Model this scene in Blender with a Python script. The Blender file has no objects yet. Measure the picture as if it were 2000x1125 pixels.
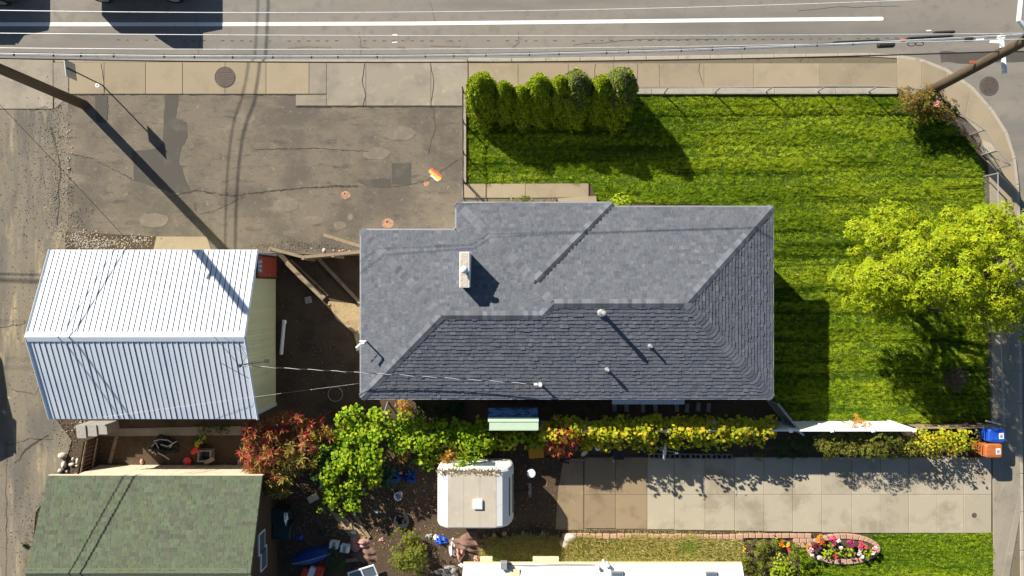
import bpy, bmesh, math, random
import numpy as np
from mathutils import Vector, Matrix

# ------------------------------------------------------------------ camera, sky, sun, exposure
SC = bpy.context.scene
COL = SC.collection
CAM_H = 27.0                      # the drone hovers 27 m above the lot, looking straight down
cam_d = bpy.data.cameras.new('camera')
cam = bpy.data.objects.new('camera', cam_d); COL.objects.link(cam)
cam.location = (0, 0, CAM_H); cam.rotation_euler = (0, 0, 0)
cam_d.sensor_width = 36.0; cam_d.lens = 36.0 * CAM_H / 40.0
cam_d.clip_start = 0.1; cam_d.clip_end = 1500
SC.camera = cam
SUN_EL = math.radians(32.0)
SUN_AZ = math.atan2(-0.694, 0.72)           # sun stands in the upper left of the picture
world = bpy.data.worlds.new('World'); SC.world = world; world.use_nodes = True
wn = world.node_tree
bg = wn.nodes['Background']
sky = wn.nodes.new('ShaderNodeTexSky'); sky.sky_type = 'NISHITA'; sky.sun_disc = False
sky.sun_elevation = SUN_EL; sky.sun_rotation = SUN_AZ
sky.air_density = 1.0; sky.dust_density = 0.4; sky.ozone_density = 2.0
wn.links.new(sky.outputs[0], bg.inputs[0]); bg.inputs[1].default_value = 0.05
sun_d = bpy.data.lights.new('sun', 'SUN'); sun_d.energy = 5.0; sun_d.angle = math.radians(0.5)
sun_d.color = (1.0, 0.93, 0.80)
sun = bpy.data.objects.new('sun', sun_d); COL.objects.link(sun)
sun_from = Vector((math.sin(SUN_AZ) * math.cos(SUN_EL), math.cos(SUN_AZ) * math.cos(SUN_EL), math.sin(SUN_EL)))
sun.rotation_euler = sun_from.to_track_quat('Z', 'Y').to_euler()
sun.location = (-20, 20, 30)
SC.view_settings.view_transform = 'Standard'; SC.view_settings.look = 'None'
SC.view_settings.gamma = 1.0; SC.view_settings.exposure = 0.95
SC.render.engine = 'CYCLES'
SC.cycles.max_bounces = 5; SC.cycles.diffuse_bounces = 3; SC.cycles.transparent_max_bounces = 6

# ------------------------------------------------------------------ helpers
rnd = random.Random(7)
rng = np.random.default_rng(11)
G = 0.02                          # metres of ground per photograph pixel

def P(px, py, z=0.0):
    k = G * (CAM_H - z) / CAM_H
    return Vector(((px - 1000) * k, (562.5 - py) * k, z))

def XY(pts, z=0.0):
    return [(P(a, b, z).x, P(a, b, z).y) for a, b in pts]

WL = {}                            # world location of every object (nothing that has children is rotated)

def _link(o, parent, loc):
    COL.objects.link(o)
    loc = Vector(loc); WL[o.name] = loc
    if parent is not None:
        o.parent = parent; o.location = loc - WL[parent.name]
    else:
        o.location = loc
    return o

def tag(o, label=None, cat=None, group=None, kind=None):
    if label: o['label'] = label
    if cat: o['category'] = cat
    if group: o['group'] = group
    if kind: o['kind'] = kind
    return o

def thing(name, label, cat, loc, group=None):
    o = bpy.data.objects.new(name, None); o.empty_display_size = 0.3
    _link(o, None, loc)
    return tag(o, label, cat, group)

def fastmesh(name, V, F, mat=None, smooth=False):
    V = np.asarray(V, dtype=np.float32); F = np.asarray(F, dtype=np.int32)
    me = bpy.data.meshes.new(name)
    n, (m, k) = len(V), F.shape
    me.vertices.add(n); me.vertices.foreach_set('co', V.ravel())
    me.loops.add(m * k); me.loops.foreach_set('vertex_index', F.ravel())
    me.polygons.add(m)
    me.polygons.foreach_set('loop_start', np.arange(0, m * k, k, dtype=np.int32))
    if smooth: me.polygons.foreach_set('use_smooth', np.ones(m, dtype=bool))
    me.update(calc_edges=True)
    if mat: me.materials.append(mat)
    return me

def addmesh(name, V, F, mat, parent=None, smooth=False):
    """numpy arrays in world coordinates -> one object with its origin at its base"""
    V = np.asarray(V, dtype=np.float64)
    loc = Vector(((V[:, 0].min() + V[:, 0].max()) / 2, (V[:, 1].min() + V[:, 1].max()) / 2, V[:, 2].min()))
    me = fastmesh(name, V - np.array(loc), F, mat, smooth)
    return _link(bpy.data.objects.new(name, me), parent, loc)

class MB:
    def __init__(s): s.v = []; s.f = []
    def box(s, c, size, rz=0.0, taper=1.0, ry=0.0, rx=0.0):
        R = Matrix.Rotation(rz, 3, 'Z') @ Matrix.Rotation(ry, 3, 'Y') @ Matrix.Rotation(rx, 3, 'X')
        b = len(s.v); c = Vector(c)
        for dz in (-.5, .5):
            t = taper if dz > 0 else 1.0
            for dx, dy in ((-.5, -.5), (.5, -.5), (.5, .5), (-.5, .5)):
                s.v.append(tuple(c + R @ Vector((dx * size[0] * t, dy * size[1] * t, dz * size[2]))))
        s.f += [tuple(b + i for i in q) for q in ((3, 2, 1, 0), (4, 5, 6, 7), (0, 1, 5, 4), (1, 2, 6, 5), (2, 3, 7, 6), (3, 0, 4, 7))]
        return s
    def prism(s, poly, z0, z1):
        a = sum(poly[i][0] * poly[(i + 1) % len(poly)][1] - poly[(i + 1) % len(poly)][0] * poly[i][1] for i in range(len(poly)))
        if a < 0: poly = poly[::-1]
        n = len(poly); b = len(s.v)
        fz = (lambda v, i: v[i] if isinstance(v, (list, tuple)) else v)
        s.v += [(p[0], p[1], fz(z0, i)) for i, p in enumerate(poly)] + [(p[0], p[1], fz(z1, i)) for i, p in enumerate(poly)]
        s.f.append(tuple(b + n + i for i in range(n))); s.f.append(tuple(b + n - 1 - i for i in range(n)))
        for i in range(n):
            j = (i + 1) % n; s.f.append((b + i, b + j, b + n + j, b + n + i))
        return s
    def tube(s, pts, r, seg=8, cap=True):
        pts = [Vector(p) for p in pts]; n = len(pts); b = len(s.v)
        if not isinstance(r, (list, tuple)): r = [r] * n
        up = None
        for i, p in enumerate(pts):
            t = (pts[min(i + 1, n - 1)] - pts[max(i - 1, 0)]).normalized()
            if up is None:
                up = Vector((0, 0, 1)) if abs(t.z) < .9 else Vector((1, 0, 0))
            x = t.cross(up).normalized(); y = x.cross(t).normalized(); up = y
            for k in range(seg):
                a = 2 * math.pi * k / seg
                s.v.append(tuple(p + (x * math.cos(a) + y * math.sin(a)) * r[i]))
        for i in range(n - 1):
            for k in range(seg):
                q = (k + 1) % seg
                s.f.append((b + i * seg + k, b + i * seg + q, b + (i + 1) * seg + q, b + (i + 1) * seg + k))
        if cap:
            s.f.append(tuple(b + k for k in range(seg))[::-1]); s.f.append(tuple(b + (n - 1) * seg + k for k in range(seg)))
        return s
    def lathe(s, c, prof, seg=20, axis=None):
        """prof: list of (radius, height) from the bottom up, about an axis through c"""
        c = Vector(c); A = Vector(axis).normalized() if axis is not None else Vector((0, 0, 1))
        x = A.orthogonal().normalized(); y = A.cross(x); b = len(s.v)
        for r, h in prof:
            for k in range(seg):
                a = 2 * math.pi * k / seg
                s.v.append(tuple(c + A * h + (x * math.cos(a) + y * math.sin(a)) * max(r, .0005)))
        for i in range(len(prof) - 1):
            for k in range(seg):
                q = (k + 1) % seg
                s.f.append((b + i * seg + k, b + i * seg + q, b + (i + 1) * seg + q, b + (i + 1) * seg + k))
        s.f.append(tuple(b + k for k in range(seg))[::-1]); s.f.append(tuple(b + (len(prof) - 1) * seg + k for k in range(seg)))
        return s
    def ribbon(s, pts, w, z):
        """flat strip lying at height z along a polyline of (x, y)"""
        n = len(pts); b = len(s.v)
        for i in range(n):
            a = Vector(pts[max(i - 1, 0)]); c = Vector(pts[min(i + 1, n - 1)]); t = (c - a).normalized()
            nn = Vector((-t.y, t.x)); ww = w[i] if isinstance(w, (list, tuple)) else w
            p = Vector(pts[i])
            for sg in (1, -1):
                q = p + nn * (sg * ww / 2); s.v.append((q.x, q.y, z))
        for i in range(n - 1): s.f.append((b + 2 * i, b + 2 * i + 1, b + 2 * i + 3, b + 2 * i + 2))
        return s
    def build(s, name, mat, parent=None, smooth=False, bevel=0.0):
        V = np.array(s.v, dtype=float)
        loc = Vector(((V[:, 0].min() + V[:, 0].max()) / 2, (V[:, 1].min() + V[:, 1].max()) / 2, V[:, 2].min()))
        me = bpy.data.meshes.new(name)
        me.from_pydata([tuple(Vector(v) - loc) for v in s.v], [], s.f)
        if bevel > 0:
            bm = bmesh.new(); bm.from_mesh(me)
            bmesh.ops.bevel(bm, geom=list(bm.edges), offset=bevel, segments=1, affect='EDGES', profile=0.5)
            bm.to_mesh(me); bm.free()
        if smooth:
            me.polygons.foreach_set('use_smooth', [True] * len(me.polygons))
        me.update()
        if mat: me.materials.append(mat)
        return _link(bpy.data.objects.new(name, me), parent, loc)

def copy_tree(o, parent, loc):
    c = o.copy(); _link(c, parent, loc)
    for ch in o.children:
        copy_tree(ch, c, Vector(loc) + (WL[ch.name] - WL[o.name]))
    return c

def wobble(pts, n, amp):
    """resample a polyline and shake it a little"""
    out = []
    for i in range(len(pts) - 1):
        a, b = Vector(pts[i]), Vector(pts[i + 1])
        for k in range(n):
            p = a.lerp(b, k / n)
            out.append((p.x + rnd.uniform(-amp, amp), p.y + rnd.uniform(-amp, amp)))
    out.append(tuple(pts[-1])); return out

def inpoly(x, y, poly):
    x = np.asarray(x); y = np.asarray(y); ins = np.zeros(x.shape, bool); n = len(poly)
    for i in range(n):
        x1, y1 = poly[i]; x2, y2 = poly[(i + 1) % n]
        if y1 == y2: continue
        c = ((y1 > y) != (y2 > y)) & (x < (x2 - x1) * (y - y1) / (y2 - y1) + x1)
        ins ^= c
    return ins

# ------------------------------------------------------------------ materials (all procedural)
def mat(name, base, layers=(), rough=.9, bump=None, island=None, spec=.3, metal=0.0, transl=0.0, stretch=None, ovar=0.0):
    """base colour, then layers (colour, noise scale, low, high[, stretch]) mixed over it; island = colours picked
    at random per loose piece; bump = (noise scale, strength, distance)"""
    m = bpy.data.materials.new(name); m.use_nodes = True
    nt = m.node_tree; N, L = nt.nodes, nt.links
    bs = N['Principled BSDF']
    geo = N.new('ShaderNodeNewGeometry')
    def pos(st):
        if not st: return geo.outputs['Position']
        mp = N.new('ShaderNodeMapping'); mp.inputs['Scale'].default_value = st
        L.new(geo.outputs['Position'], mp.inputs['Vector']); return mp.outputs[0]
    def noise(sc, st=None, det=5.0):
        t = N.new('ShaderNodeTexNoise'); t.inputs['Scale'].default_value = sc; t.inputs['Detail'].default_value = det
        t.inputs['Roughness'].default_value = .62
        L.new(pos(st), t.inputs['Vector']); return t.outputs['Fac']
    if island:
        cr = N.new('ShaderNodeValToRGB'); cr.color_ramp.interpolation = 'LINEAR'
        els = cr.color_ramp.elements
        for i, c in enumerate(island):
            e = els[i] if i < 2 else els.new(1.0)
            e.position = i / max(1, len(island) - 1)
            e.color = (*c, 1)
        els[0].position = 0
        for i in range(len(island)): els[i].position = i / max(1, len(island) - 1)
        L.new(geo.outputs['Random Per Island'], cr.inputs[0]); col = cr.outputs[0]
    else:
        rgb = N.new('ShaderNodeRGB'); rgb.outputs[0].default_value = (*base, 1); col = rgb.outputs[0]
    for ly in layers:
        c, sc, lo, hi = ly[:4]; st = ly[4] if len(ly) > 4 else stretch
        mr = N.new('ShaderNodeMapRange'); mr.interpolation_type = 'SMOOTHSTEP'
        mr.inputs['From Min'].default_value = lo; mr.inputs['From Max'].default_value = hi
        L.new(noise(sc, st), mr.inputs['Value'])
        mx = N.new('ShaderNodeMix'); mx.data_type = 'RGBA'
        if len(ly) > 5:
            mr.inputs['To Max'].default_value = ly[5]
        L.new(mr.outputs[0], mx.inputs['Factor']); L.new(col, mx.inputs['A']); mx.inputs['B'].default_value = (*c, 1)
        col = mx.outputs['Result']
    if ovar:
        oi = N.new('ShaderNodeObjectInfo'); mr = N.new('ShaderNodeMapRange')
        mr.inputs['To Min'].default_value = 1 - ovar; mr.inputs['To Max'].default_value = 1 + ovar
        L.new(oi.outputs['Random'], mr.inputs['Value'])
        vm = N.new('ShaderNodeVectorMath'); vm.operation = 'SCALE'
        L.new(col, vm.inputs[0]); L.new(mr.outputs[0], vm.inputs['Scale']); col = vm.outputs[0]
    L.new(col, bs.inputs['Base Color'])
    bs.inputs['Roughness'].default_value = rough; bs.inputs['Metallic'].default_value = metal
    bs.inputs['Specular IOR Level'].default_value = spec
    if bump:
        bp = N.new('ShaderNodeBump'); bp.inputs['Strength'].default_value = bump[1]
        bp.inputs['Distance'].default_value = bump[2]
        L.new(noise(bump[0], None, 6), bp.inputs['Height']); L.new(bp.outputs[0], bs.inputs['Normal'])
    if transl > 0:
        tr = N.new('ShaderNodeBsdfTranslucent'); L.new(col, tr.inputs[0])
        ms = N.new('ShaderNodeMixShader'); ms.inputs[0].default_value = transl
        L.new(bs.outputs[0], ms.inputs[1]); L.new(tr.outputs[0], ms.inputs[2])
        L.new(ms.outputs[0], N['Material Output'].inputs['Surface'])
    return m

M = {}
M['road'] = mat('asphalt_road', (.212, .192, .166), [((.15, .14, .128), .35, .42, .7, (.2, 1.6, 1)), ((.245, .222, .19), .8, .5, .8, (.3, 1, 1)), ((.17, .158, .14), 2.6, .5, .7),
                ((.07, .068, .066), 9, .67, .74), ((.31, .285, .25), 45, .62, .72), ((.12, .11, .1), 70, .6, .75)], .85, (90, .5, .01))
M['lot'] = mat('asphalt_lot', (.165, .138, .105), [((.11, .094, .076), .5, .42, .62), ((.23, .192, .14), .8, .52, .76, (.6, 1.3, 1)), ((.085, .074, .062), 1.9, .56, .72, (.5, 1.6, 1)), ((.14, .115, .07), 1.4, .6, .78),
               ((.27, .235, .18), 5, .58, .76, None, .8), ((.085, .074, .062), 3.2, .52, .68, (.6, 1.3, 1), .6), ((.085, .075, .064), 12, .54, .7, None, .7), ((.28, .25, .2), 18, .6, .74, None, .7), ((.32, .29, .24), 38, .66, .74), ((.085, .075, .065), 55, .6, .72)], .92, (70, .6, .012))
M['alley'] = mat('alley_surface', (.20, .172, .132), [((.13, .118, .1), .7, .44, .62, (1.6, .35, 1)), ((.36, .29, .185), 1.1, .54, .72, (1.8, .3, 1)), ((.2, .16, .085), 1.6, .56, .72, (1.3, .5, 1)),
                 ((.42, .36, .29), 2.0, .64, .78), ((.09, .085, .08), 4.5, .6, .75), ((.40, .36, .30), 30, .64, .74), ((.08, .075, .07), 42, .6, .72)], .95, (40, .8, .02))
M['patch'] = mat('asphalt_patch', (.078, .07, .061), [((.11, .098, .084), 1.5, .5, .75), ((.2, .18, .15), 40, .66, .76)], .9, (80, .5, .01))
M['tar'] = mat('tar_crack', (.055, .048, .04), [((.12, .1, .06), 5, .55, .7)], .95)
M['dirt'] = mat('yard_dirt', (.085, .058, .037), [((.05, .034, .024), 1.2, .45, .7), ((.15, .105, .062), 2.4, .58, .78), ((.035, .026, .02), 7, .58, .75),
                ((.24, .18, .12), 26, .68, .76)], .97, (25, .9, .03))
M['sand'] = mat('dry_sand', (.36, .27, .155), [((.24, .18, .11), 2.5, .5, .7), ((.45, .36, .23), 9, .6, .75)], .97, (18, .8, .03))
M['walk'] = mat('sidewalk_concrete', (.29, .236, .163), [((.235, .193, .138), 1.1, .45, .7), ((.325, .268, .19), 2.2, .55, .75), ((.19, .155, .11), 7, .64, .8),
                ((.42, .36, .28), 50, .66, .76), ((.18, .15, .12), 60, .64, .76)], .9, (80, .3, .008), ovar=.09)
M['apron'] = mat('apron_concrete', (.27, .238, .188), [((.21, .185, .15), .9, .45, .7), ((.33, .295, .235), 2.0, .55, .75), ((.16, .14, .11), 6, .64, .8),
                 ((.4, .36, .3), 48, .66, .76), ((.14, .12, .095), 60, .62, .76)], .92, (80, .35, .008), ovar=.07)
M['drive'] = mat('driveway_concrete', (.355, .315, .24), [((.26, .222, .162), .8, .46, .68), ((.41, .365, .28), 1.7, .55, .75), ((.23, .19, .13), 4, .62, .82),
                 ((.15, .125, .095), 1.7, .64, .8), ((.2, .17, .125), 55, .66, .78)], .88, (70, .3, .008), ovar=.07)
M['drivebrown'] = mat('dusty_driveway_concrete', (.25, .19, .12), [((.19, .14, .088), 1.3, .48, .7), ((.32, .265, .185), 2.2, .58, .78), ((.15, .115, .08), 7, .66, .8)], .93, (60, .4, .01), ovar=.07)
M['bed'] = mat('joint_bed', (.15, .125, .085), [((.06, .07, .03), 6, .55, .7)], .98)
M['kerb'] = mat('kerb_concrete', (.36, .32, .26), [((.25, .22, .18), 3, .5, .75), ((.45, .41, .34), 20, .62, .76)], .92, (60, .4, .008))
M['paint'] = mat('road_paint', (.72, .71, .66), [((.5, .48, .43), 12, .56, .7), ((.3, .28, .25), 40, .66, .76)], .7)
M['lawnbase'] = mat('lawn_soil', (.05, .085, .01), [((.085, .115, .018), 3, .5, .7), ((.2, .17, .07), 5, .62, .76)], .98, (30, .8, .03), spec=0.0)
M['shingle'] = mat('grey_shingle', (.15, .155, .17), [((.095, .10, .115), .5, .5, .8, None, .6), ((.062, .068, .084), 9, .52, .68, None, .55), ((.178, .18, .188), 13, .54, .7, None, .55), ((.2, .2, .205), 60, .58, .72, None, .6), ((.05, .055, .068), 45, .6, .72, None, .7)], .93, (110, .6, .008),
                   island=[(.082, .092, .118), (.103, .114, .141), (.117, .127, .152), (.107, .118, .144), (.134, .142, .163), (.095, .105, .132), (.155, .161, .178)])
M['cap'] = mat('ridge_shingle', (.118, .127, .15), [((.09, .1, .12), 3, .5, .7), ((.16, .165, .175), 120, .6, .72)], .93, (160, .5, .006), ovar=.3)
M['gshingle'] = mat('green_shingle', (.17, .2, .13), [((.105, .118, .06), .9, .52, .75, None, .6), ((.055, .066, .045), 9, .52, .68, None, .6), ((.135, .155, .1), 13, .54, .7, None, .55), ((.16, .175, .13), 60, .58, .72, None, .6), ((.04, .048, .035), 45, .6, .72, None, .7)], .93, (150, .5, .006),
                    island=[(.072, .083, .06), (.09, .115, .072), (.1, .127, .08), (.092, .112, .07), (.112, .136, .088), (.088, .088, .072), (.102, .124, .074)])
M['wmetal'] = mat('white_painted_metal', (.60, .645, .71), [((.53, .585, .68), .8, .46, .72), ((.46, .50, .55), 3, .6, .8, (2, .5, 1), .8), ((.40, .38, .34), 12, .68, .8)], .45, None, spec=.4)
M['whitewall'] = mat('white_siding', (.75, .75, .72), [((.6, .59, .55), 3, .55, .8)], .7)
M['vinyl'] = mat('white_vinyl', (.82, .82, .80), [((.7, .7, .66), 4, .6, .8)], .5)
M['sage'] = mat('sage_siding', (.62, .62, .38), [((.55, .57, .38), 1.2, .5, .75), ((.66, .62, .36), .35, .45, .7)], .75, ovar=.06)
M['red'] = mat('red_door_paint', (.42, .075, .05), [((.33, .06, .045), 5, .5, .7)], .55)
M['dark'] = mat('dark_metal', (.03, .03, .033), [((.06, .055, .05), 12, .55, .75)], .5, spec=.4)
M['steel'] = mat('galvanised_steel', (.42, .43, .44), [((.3, .3, .31), 14, .5, .7)], .45, metal=.5)
M['alu'] = mat('bare_aluminium_cable', (.74, .75, .77), [((.55, .56, .58), 6, .5, .7)], .45, metal=.25)
M['cable'] = mat('black_cable', (.022, .02, .02), (), .7)
M['pole'] = mat('weathered_pole', (.105, .075, .048), [((.06, .042, .028), 6, .5, .72, (1, 1, .15)), ((.17, .125, .082), 14, .6, .75, (1, 1, .1))], .9, (40, .6, .01))
M['wood'] = mat('weathered_board', (.26, .2, .135), [((.14, .1, .065), 5, .5, .72), ((.38, .31, .22), 16, .6, .75)], .9, (40, .6, .008))
M['brownwood'] = mat('dark_stained_board', (.075, .045, .028), [((.12, .075, .045), 7, .55, .75)], .85, (40, .5, .006))
M['iron'] = mat('manhole_iron', (.10, .075, .062), [((.06, .048, .042), 9, .5, .7), ((.17, .13, .1), 40, .6, .75)], .7, (60, .8, .01))
M['pink'] = mat('pink_paver', (.42, .26, .19), [((.33, .2, .15), 6, .5, .75), ((.5, .36, .28), 18, .6, .75)], .92, (40, .5, .01))
M['block'] = mat('grey_concrete_block', (.30, .29, .27), [((.22, .21, .195), 8, .5, .75)], .95, (60, .6, .01))
M['rock'] = mat('pale_rock', (.50, .45, .38), [((.36, .31, .25), 6, .5, .72), ((.6, .56, .5), 14, .6, .75)], .93, (22, .9, .03))
M['gravel'] = mat('gravel', (.4, .37, .32), (), .95, island=[(.2, .18, .155), (.34, .31, .27), (.5, .46, .4), (.42, .36, .29), (.62, .58, .52)])
M['gravel2'] = mat('alley_gravel', (.3, .3, .3), (), .95, island=[(.10, .095, .09), (.2, .185, .165), (.26, .23, .2), (.17, .155, .14), (.34, .3, .25)])
M['blue'] = mat('blue_plastic', (.012, .07, .42), [((.02, .1, .5), 5, .5, .7)], .4, spec=.5)
M['brownbin'] = mat('brown_plastic', (.40, .125, .032), [((.33, .1, .03), 5, .5, .7)], .45, spec=.5)
M['white'] = mat('white_plastic', (.78, .79, .8), [((.62, .62, .62), 8, .55, .75)], .5)
M['bluetarp'] = mat('blue_tarp', (.012, .06, .27), [((.01, .04, .2), 5, .5, .7)], .5, (14, .8, .03))
M['blacktarp'] = mat('black_plastic_heap', (.014, .014, .017), [((.05, .05, .055), 9, .58, .7)], .45, (16, 1, .03))
M['blanket'] = mat('brown_blanket', (.19, .115, .09), [((.1, .06, .05), 6, .5, .7), ((.3, .2, .17), 12, .6, .75)], .95, (14, 1, .04))
M['pinkcloth'] = mat('pink_cloth', (.42, .24, .2), [((.28, .16, .13), 6, .5, .7)], .95, (14, 1, .04))
M['redplastic'] = mat('red_plastic', (.62, .035, .015), (), .4, spec=.5)
M['yellow'] = mat('yellow_plastic', (.55, .27, .012), [((.42, .2, .01), 8, .55, .75)], .5)
M['bin'] = mat('dark_green_plastic', (.02, .038, .04), [((.035, .06, .065), 5, .5, .7)], .45)
M['trailer'] = mat('camper_skin', (.72, .715, .69), [((.58, .56, .5), 2.5, .55, .8), ((.45, .4, .32), 9, .68, .8)], .45, spec=.5)
M['trailerroof'] = mat('camper_roof_coating', (.42, .375, .305), [((.37, .325, .26), 1.6, .45, .75), ((.48, .44, .37), 2.4, .52, .75), ((.3, .25, .19), 6, .64, .8), ((.26, .2, .14), 30, .7, .8)], .85)
M['flatroof'] = mat('white_membrane_roof', (.80, .77, .70), [((.72, .68, .58), 1.5, .55, .8)], .75)
M['cream'] = mat('cream_panel', (.66, .57, .37), [((.55, .46, .28), 4, .55, .75)], .7)
M['creamwall'] = mat('cream_painted_board', (.62, .52, .40), [((.5, .41, .31), 3, .5, .75)], .8)
M['mint'] = mat('mint_metal_roof', (.45, .58, .43), [((.38, .5, .38), 3, .55, .8)], .55)
M['shadesheet'] = mat('shade_blue_sheet', (.07, .16, .27), [((.025, .05, .09), 2.2, .46, .54, (1, 2.5, 1))], .4)  # blue tone paints the house shade on the hutch roof
M['glass'] = mat('glass', (.10, .14, .17), (), .12, spec=.6)
M['bark'] = mat('bark', (.12, .09, .065), [((.07, .05, .038), 8, .5, .7)], .95, (18, .9, .03))
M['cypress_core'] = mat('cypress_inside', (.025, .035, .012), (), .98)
M['carred'] = mat('car_paint_red', (.35, .02, .02), (), .25, spec=.6)
M['cargrey'] = mat('car_paint_grey', (.05, .052, .056), (), .25, spec=.6)
M['rubber'] = mat('rubber', (.018, .018, .018), (), .85)
M['orange'] = mat('orange_spray_paint', (.48, .235, .135), [((.25, .175, .12), 6, .42, .62), ((.2, .15, .11), 45, .54, .7)], .9)
M['redpaint'] = mat('red_spray_paint', (.55, .10, .07), [((.26, .19, .14), 14, .53, .68)], .85)
M['yelpaint'] = mat('yellow_spray_paint', (.68, .42, .07), [((.26, .2, .14), 14, .53, .68)], .85)
M['whipaint'] = mat('white_spray_paint', (.58, .57, .54), [((.26, .21, .16), 14, .5, .66)], .85)
M['stain'] = mat('pale_stain', (.195, .168, .135), [((.165, .138, .105), 3, .38, .56)], .92)
def leafmat(name, cols, layers=(), transl=.3, rough=.55):
    return mat(name, cols[0], layers, rough, None, island=cols, spec=.12, transl=transl)
M['lf_tree'] = leafmat('yellow_green_leaf', [(.12, .21, .008), (.24, .34, .01), (.38, .45, .012), (.31, .40, .01), (.5, .5, .016), (.19, .29, .008), (.46, .48, .025)], transl=.34)
M['lf_vine'] = leafmat('vine_leaf', [(.09, .18, .008), (.17, .30, .01), (.28, .40, .014), (.22, .36, .012), (.42, .46, .02), (.12, .23, .009), (.06, .13, .008)], [((.34, .28, .02), 1.1, .56, .74)])
M['lf_vineyellow'] = leafmat('yellowing_vine_leaf', [(.14, .21, .01), (.28, .36, .012), (.48, .47, .018), (.36, .41, .014), (.6, .48, .025), (.2, .28, .012), (.55, .33, .03), (.10, .17, .01)])
M['lf_sumac'] = leafmat('red_sumac_leaf', [(.36, .04, .04), (.46, .08, .05), (.26, .03, .04), (.44, .17, .06), (.5, .06, .08), (.17, .2, .04), (.38, .28, .06), (.3, .12, .06)])
M['lf_sumacorange'] = leafmat('turning_sumac_leaf', [(.22, .24, .04), (.34, .15, .06), (.16, .22, .03), (.42, .24, .07), (.26, .3, .05), (.36, .08, .05), (.12, .17, .03), (.4, .34, .09)])
M['lf_crimson'] = leafmat('crimson_leaf', [(.42, .03, .04), (.5, .06, .03), (.3, .02, .05), (.5, .2, .05), (.4, .28, .06), (.45, .04, .06)])
M['lf_cyp'] = leafmat('cypress_spray', [(.17, .26, .01), (.26, .34, .012), (.12, .19, .008), (.33, .38, .014), (.21, .29, .01)], transl=.06, rough=.7)
M['lf_cypblue'] = leafmat('bluish_cypress_spray', [(.08, .11, .04), (.12, .15, .07), (.06, .08, .03), (.2, .16, .07), (.1, .13, .05)], transl=.25, rough=.7)
M['lf_dark'] = leafmat('dark_shrub_leaf', [(.08, .13, .02), (.13, .19, .024), (.18, .22, .03), (.10, .16, .02), (.26, .24, .04), (.3, .16, .05), (.06, .10, .018)])
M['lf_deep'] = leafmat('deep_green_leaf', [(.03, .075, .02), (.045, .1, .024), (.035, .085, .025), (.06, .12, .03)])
M['lf_rose'] = leafmat('rose_leaf', [(.10, .14, .02), (.16, .16, .025), (.07, .10, .015), (.3, .12, .04), (.36, .16, .06), (.2, .2, .03), (.12, .15, .03)])
M['lf_lime'] = leafmat('lime_leaf', [(.24, .33, .014), (.34, .42, .02), (.2, .3, .012), (.42, .46, .03)], transl=.3)
M['lf_olive'] = leafmat('olive_leaf', [(.13, .16, .02), (.19, .21, .025), (.1, .13, .018), (.24, .24, .03), (.08, .12, .02)])
M['lf_orange'] = leafmat('orange_leaf', [(.45, .18, .03), (.5, .26, .05), (.36, .2, .04), (.3, .25, .05)])
M['lf_weed'] = leafmat('dry_grass', [(.55, .48, .15), (.65, .55, .24), (.45, .45, .1), (.7, .56, .28), (.36, .42, .07), (.6, .52, .18)], [((.22, .40, .03), .55, .56, .7, None, .7), ((.55, .42, .2), .9, .56, .72, None, .6)])
M['lf_drygrass'] = leafmat('withered_grass', [(.28, .22, .13), (.36, .3, .2), (.22, .17, .1), (.18, .17, .08)])
M['grass'] = leafmat('lawn_grass', [(.075, .17, .005), (.145, .265, .008), (.235, .365, .014), (.115, .23, .006), (.38, .46, .035), (.18, .315, .01)],
                     [((.47, .56, .03), .3, .43, .58, (.45, 1.5, 1), .85), ((.03, .085, .003), .8, .5, .62, (.16, 3.2, 1), .9), ((.36, .48, .02), 5.5, .5, .62, (.8, 1.25, 1), .85), ((.035, .095, .002), 7.0, .5, .62, (.6, 1.5, 1), .85), ((.65, .55, .22), 3.2, .63, .72)], transl=.35, rough=.6)
M['lf_litter'] = leafmat('dry_leaf', [(.2, .12, .06), (.34, .22, .12), (.14, .08, .045), (.42, .3, .18), (.26, .13, .06)], transl=.1)
# ------------------------------------------------------------------ the setting: ground, streets, pavements
def sheet(name, pts, z, m, parent=None, z0=None, kind='structure', bevel=0):
    b = MB().prism(XY(pts), z - .15 if z0 is None else z0, z)
    o = b.build(name, m, parent, bevel=bevel)
    if parent is None and kind: o['kind'] = kind
    return o

o = MB().prism([(-300, -300), (300, -300), (300, 300), (-300, 300)], -.5, -.3).build('ground', M['dirt']); o['kind'] = 'structure'
o = MB().prism([(-150, -120), (150, -120), (150, 60), (-150, 60)], -.29, -.105).build('road', M['road']); o['kind'] = 'structure'
road = o
KERB = [(915, 113), (1000, 114), (1200, 111), (1450, 107), (1700, 104), (1752, 107), (1800, 115), (1850, 134), (1900, 169), (1940, 214), (1968, 258), (1984, 310), (1990, 360), (1993, 430), (1995, 600), (1997, 850), (1999, 1000), (2001, 1300)]
blk = [(-700, 120), (915, 120)] + KERB + [(2001, 2000), (-700, 2000)]
yard = sheet('dirt_yard', blk, -.03, M['dirt'], z0=-.28)

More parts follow.
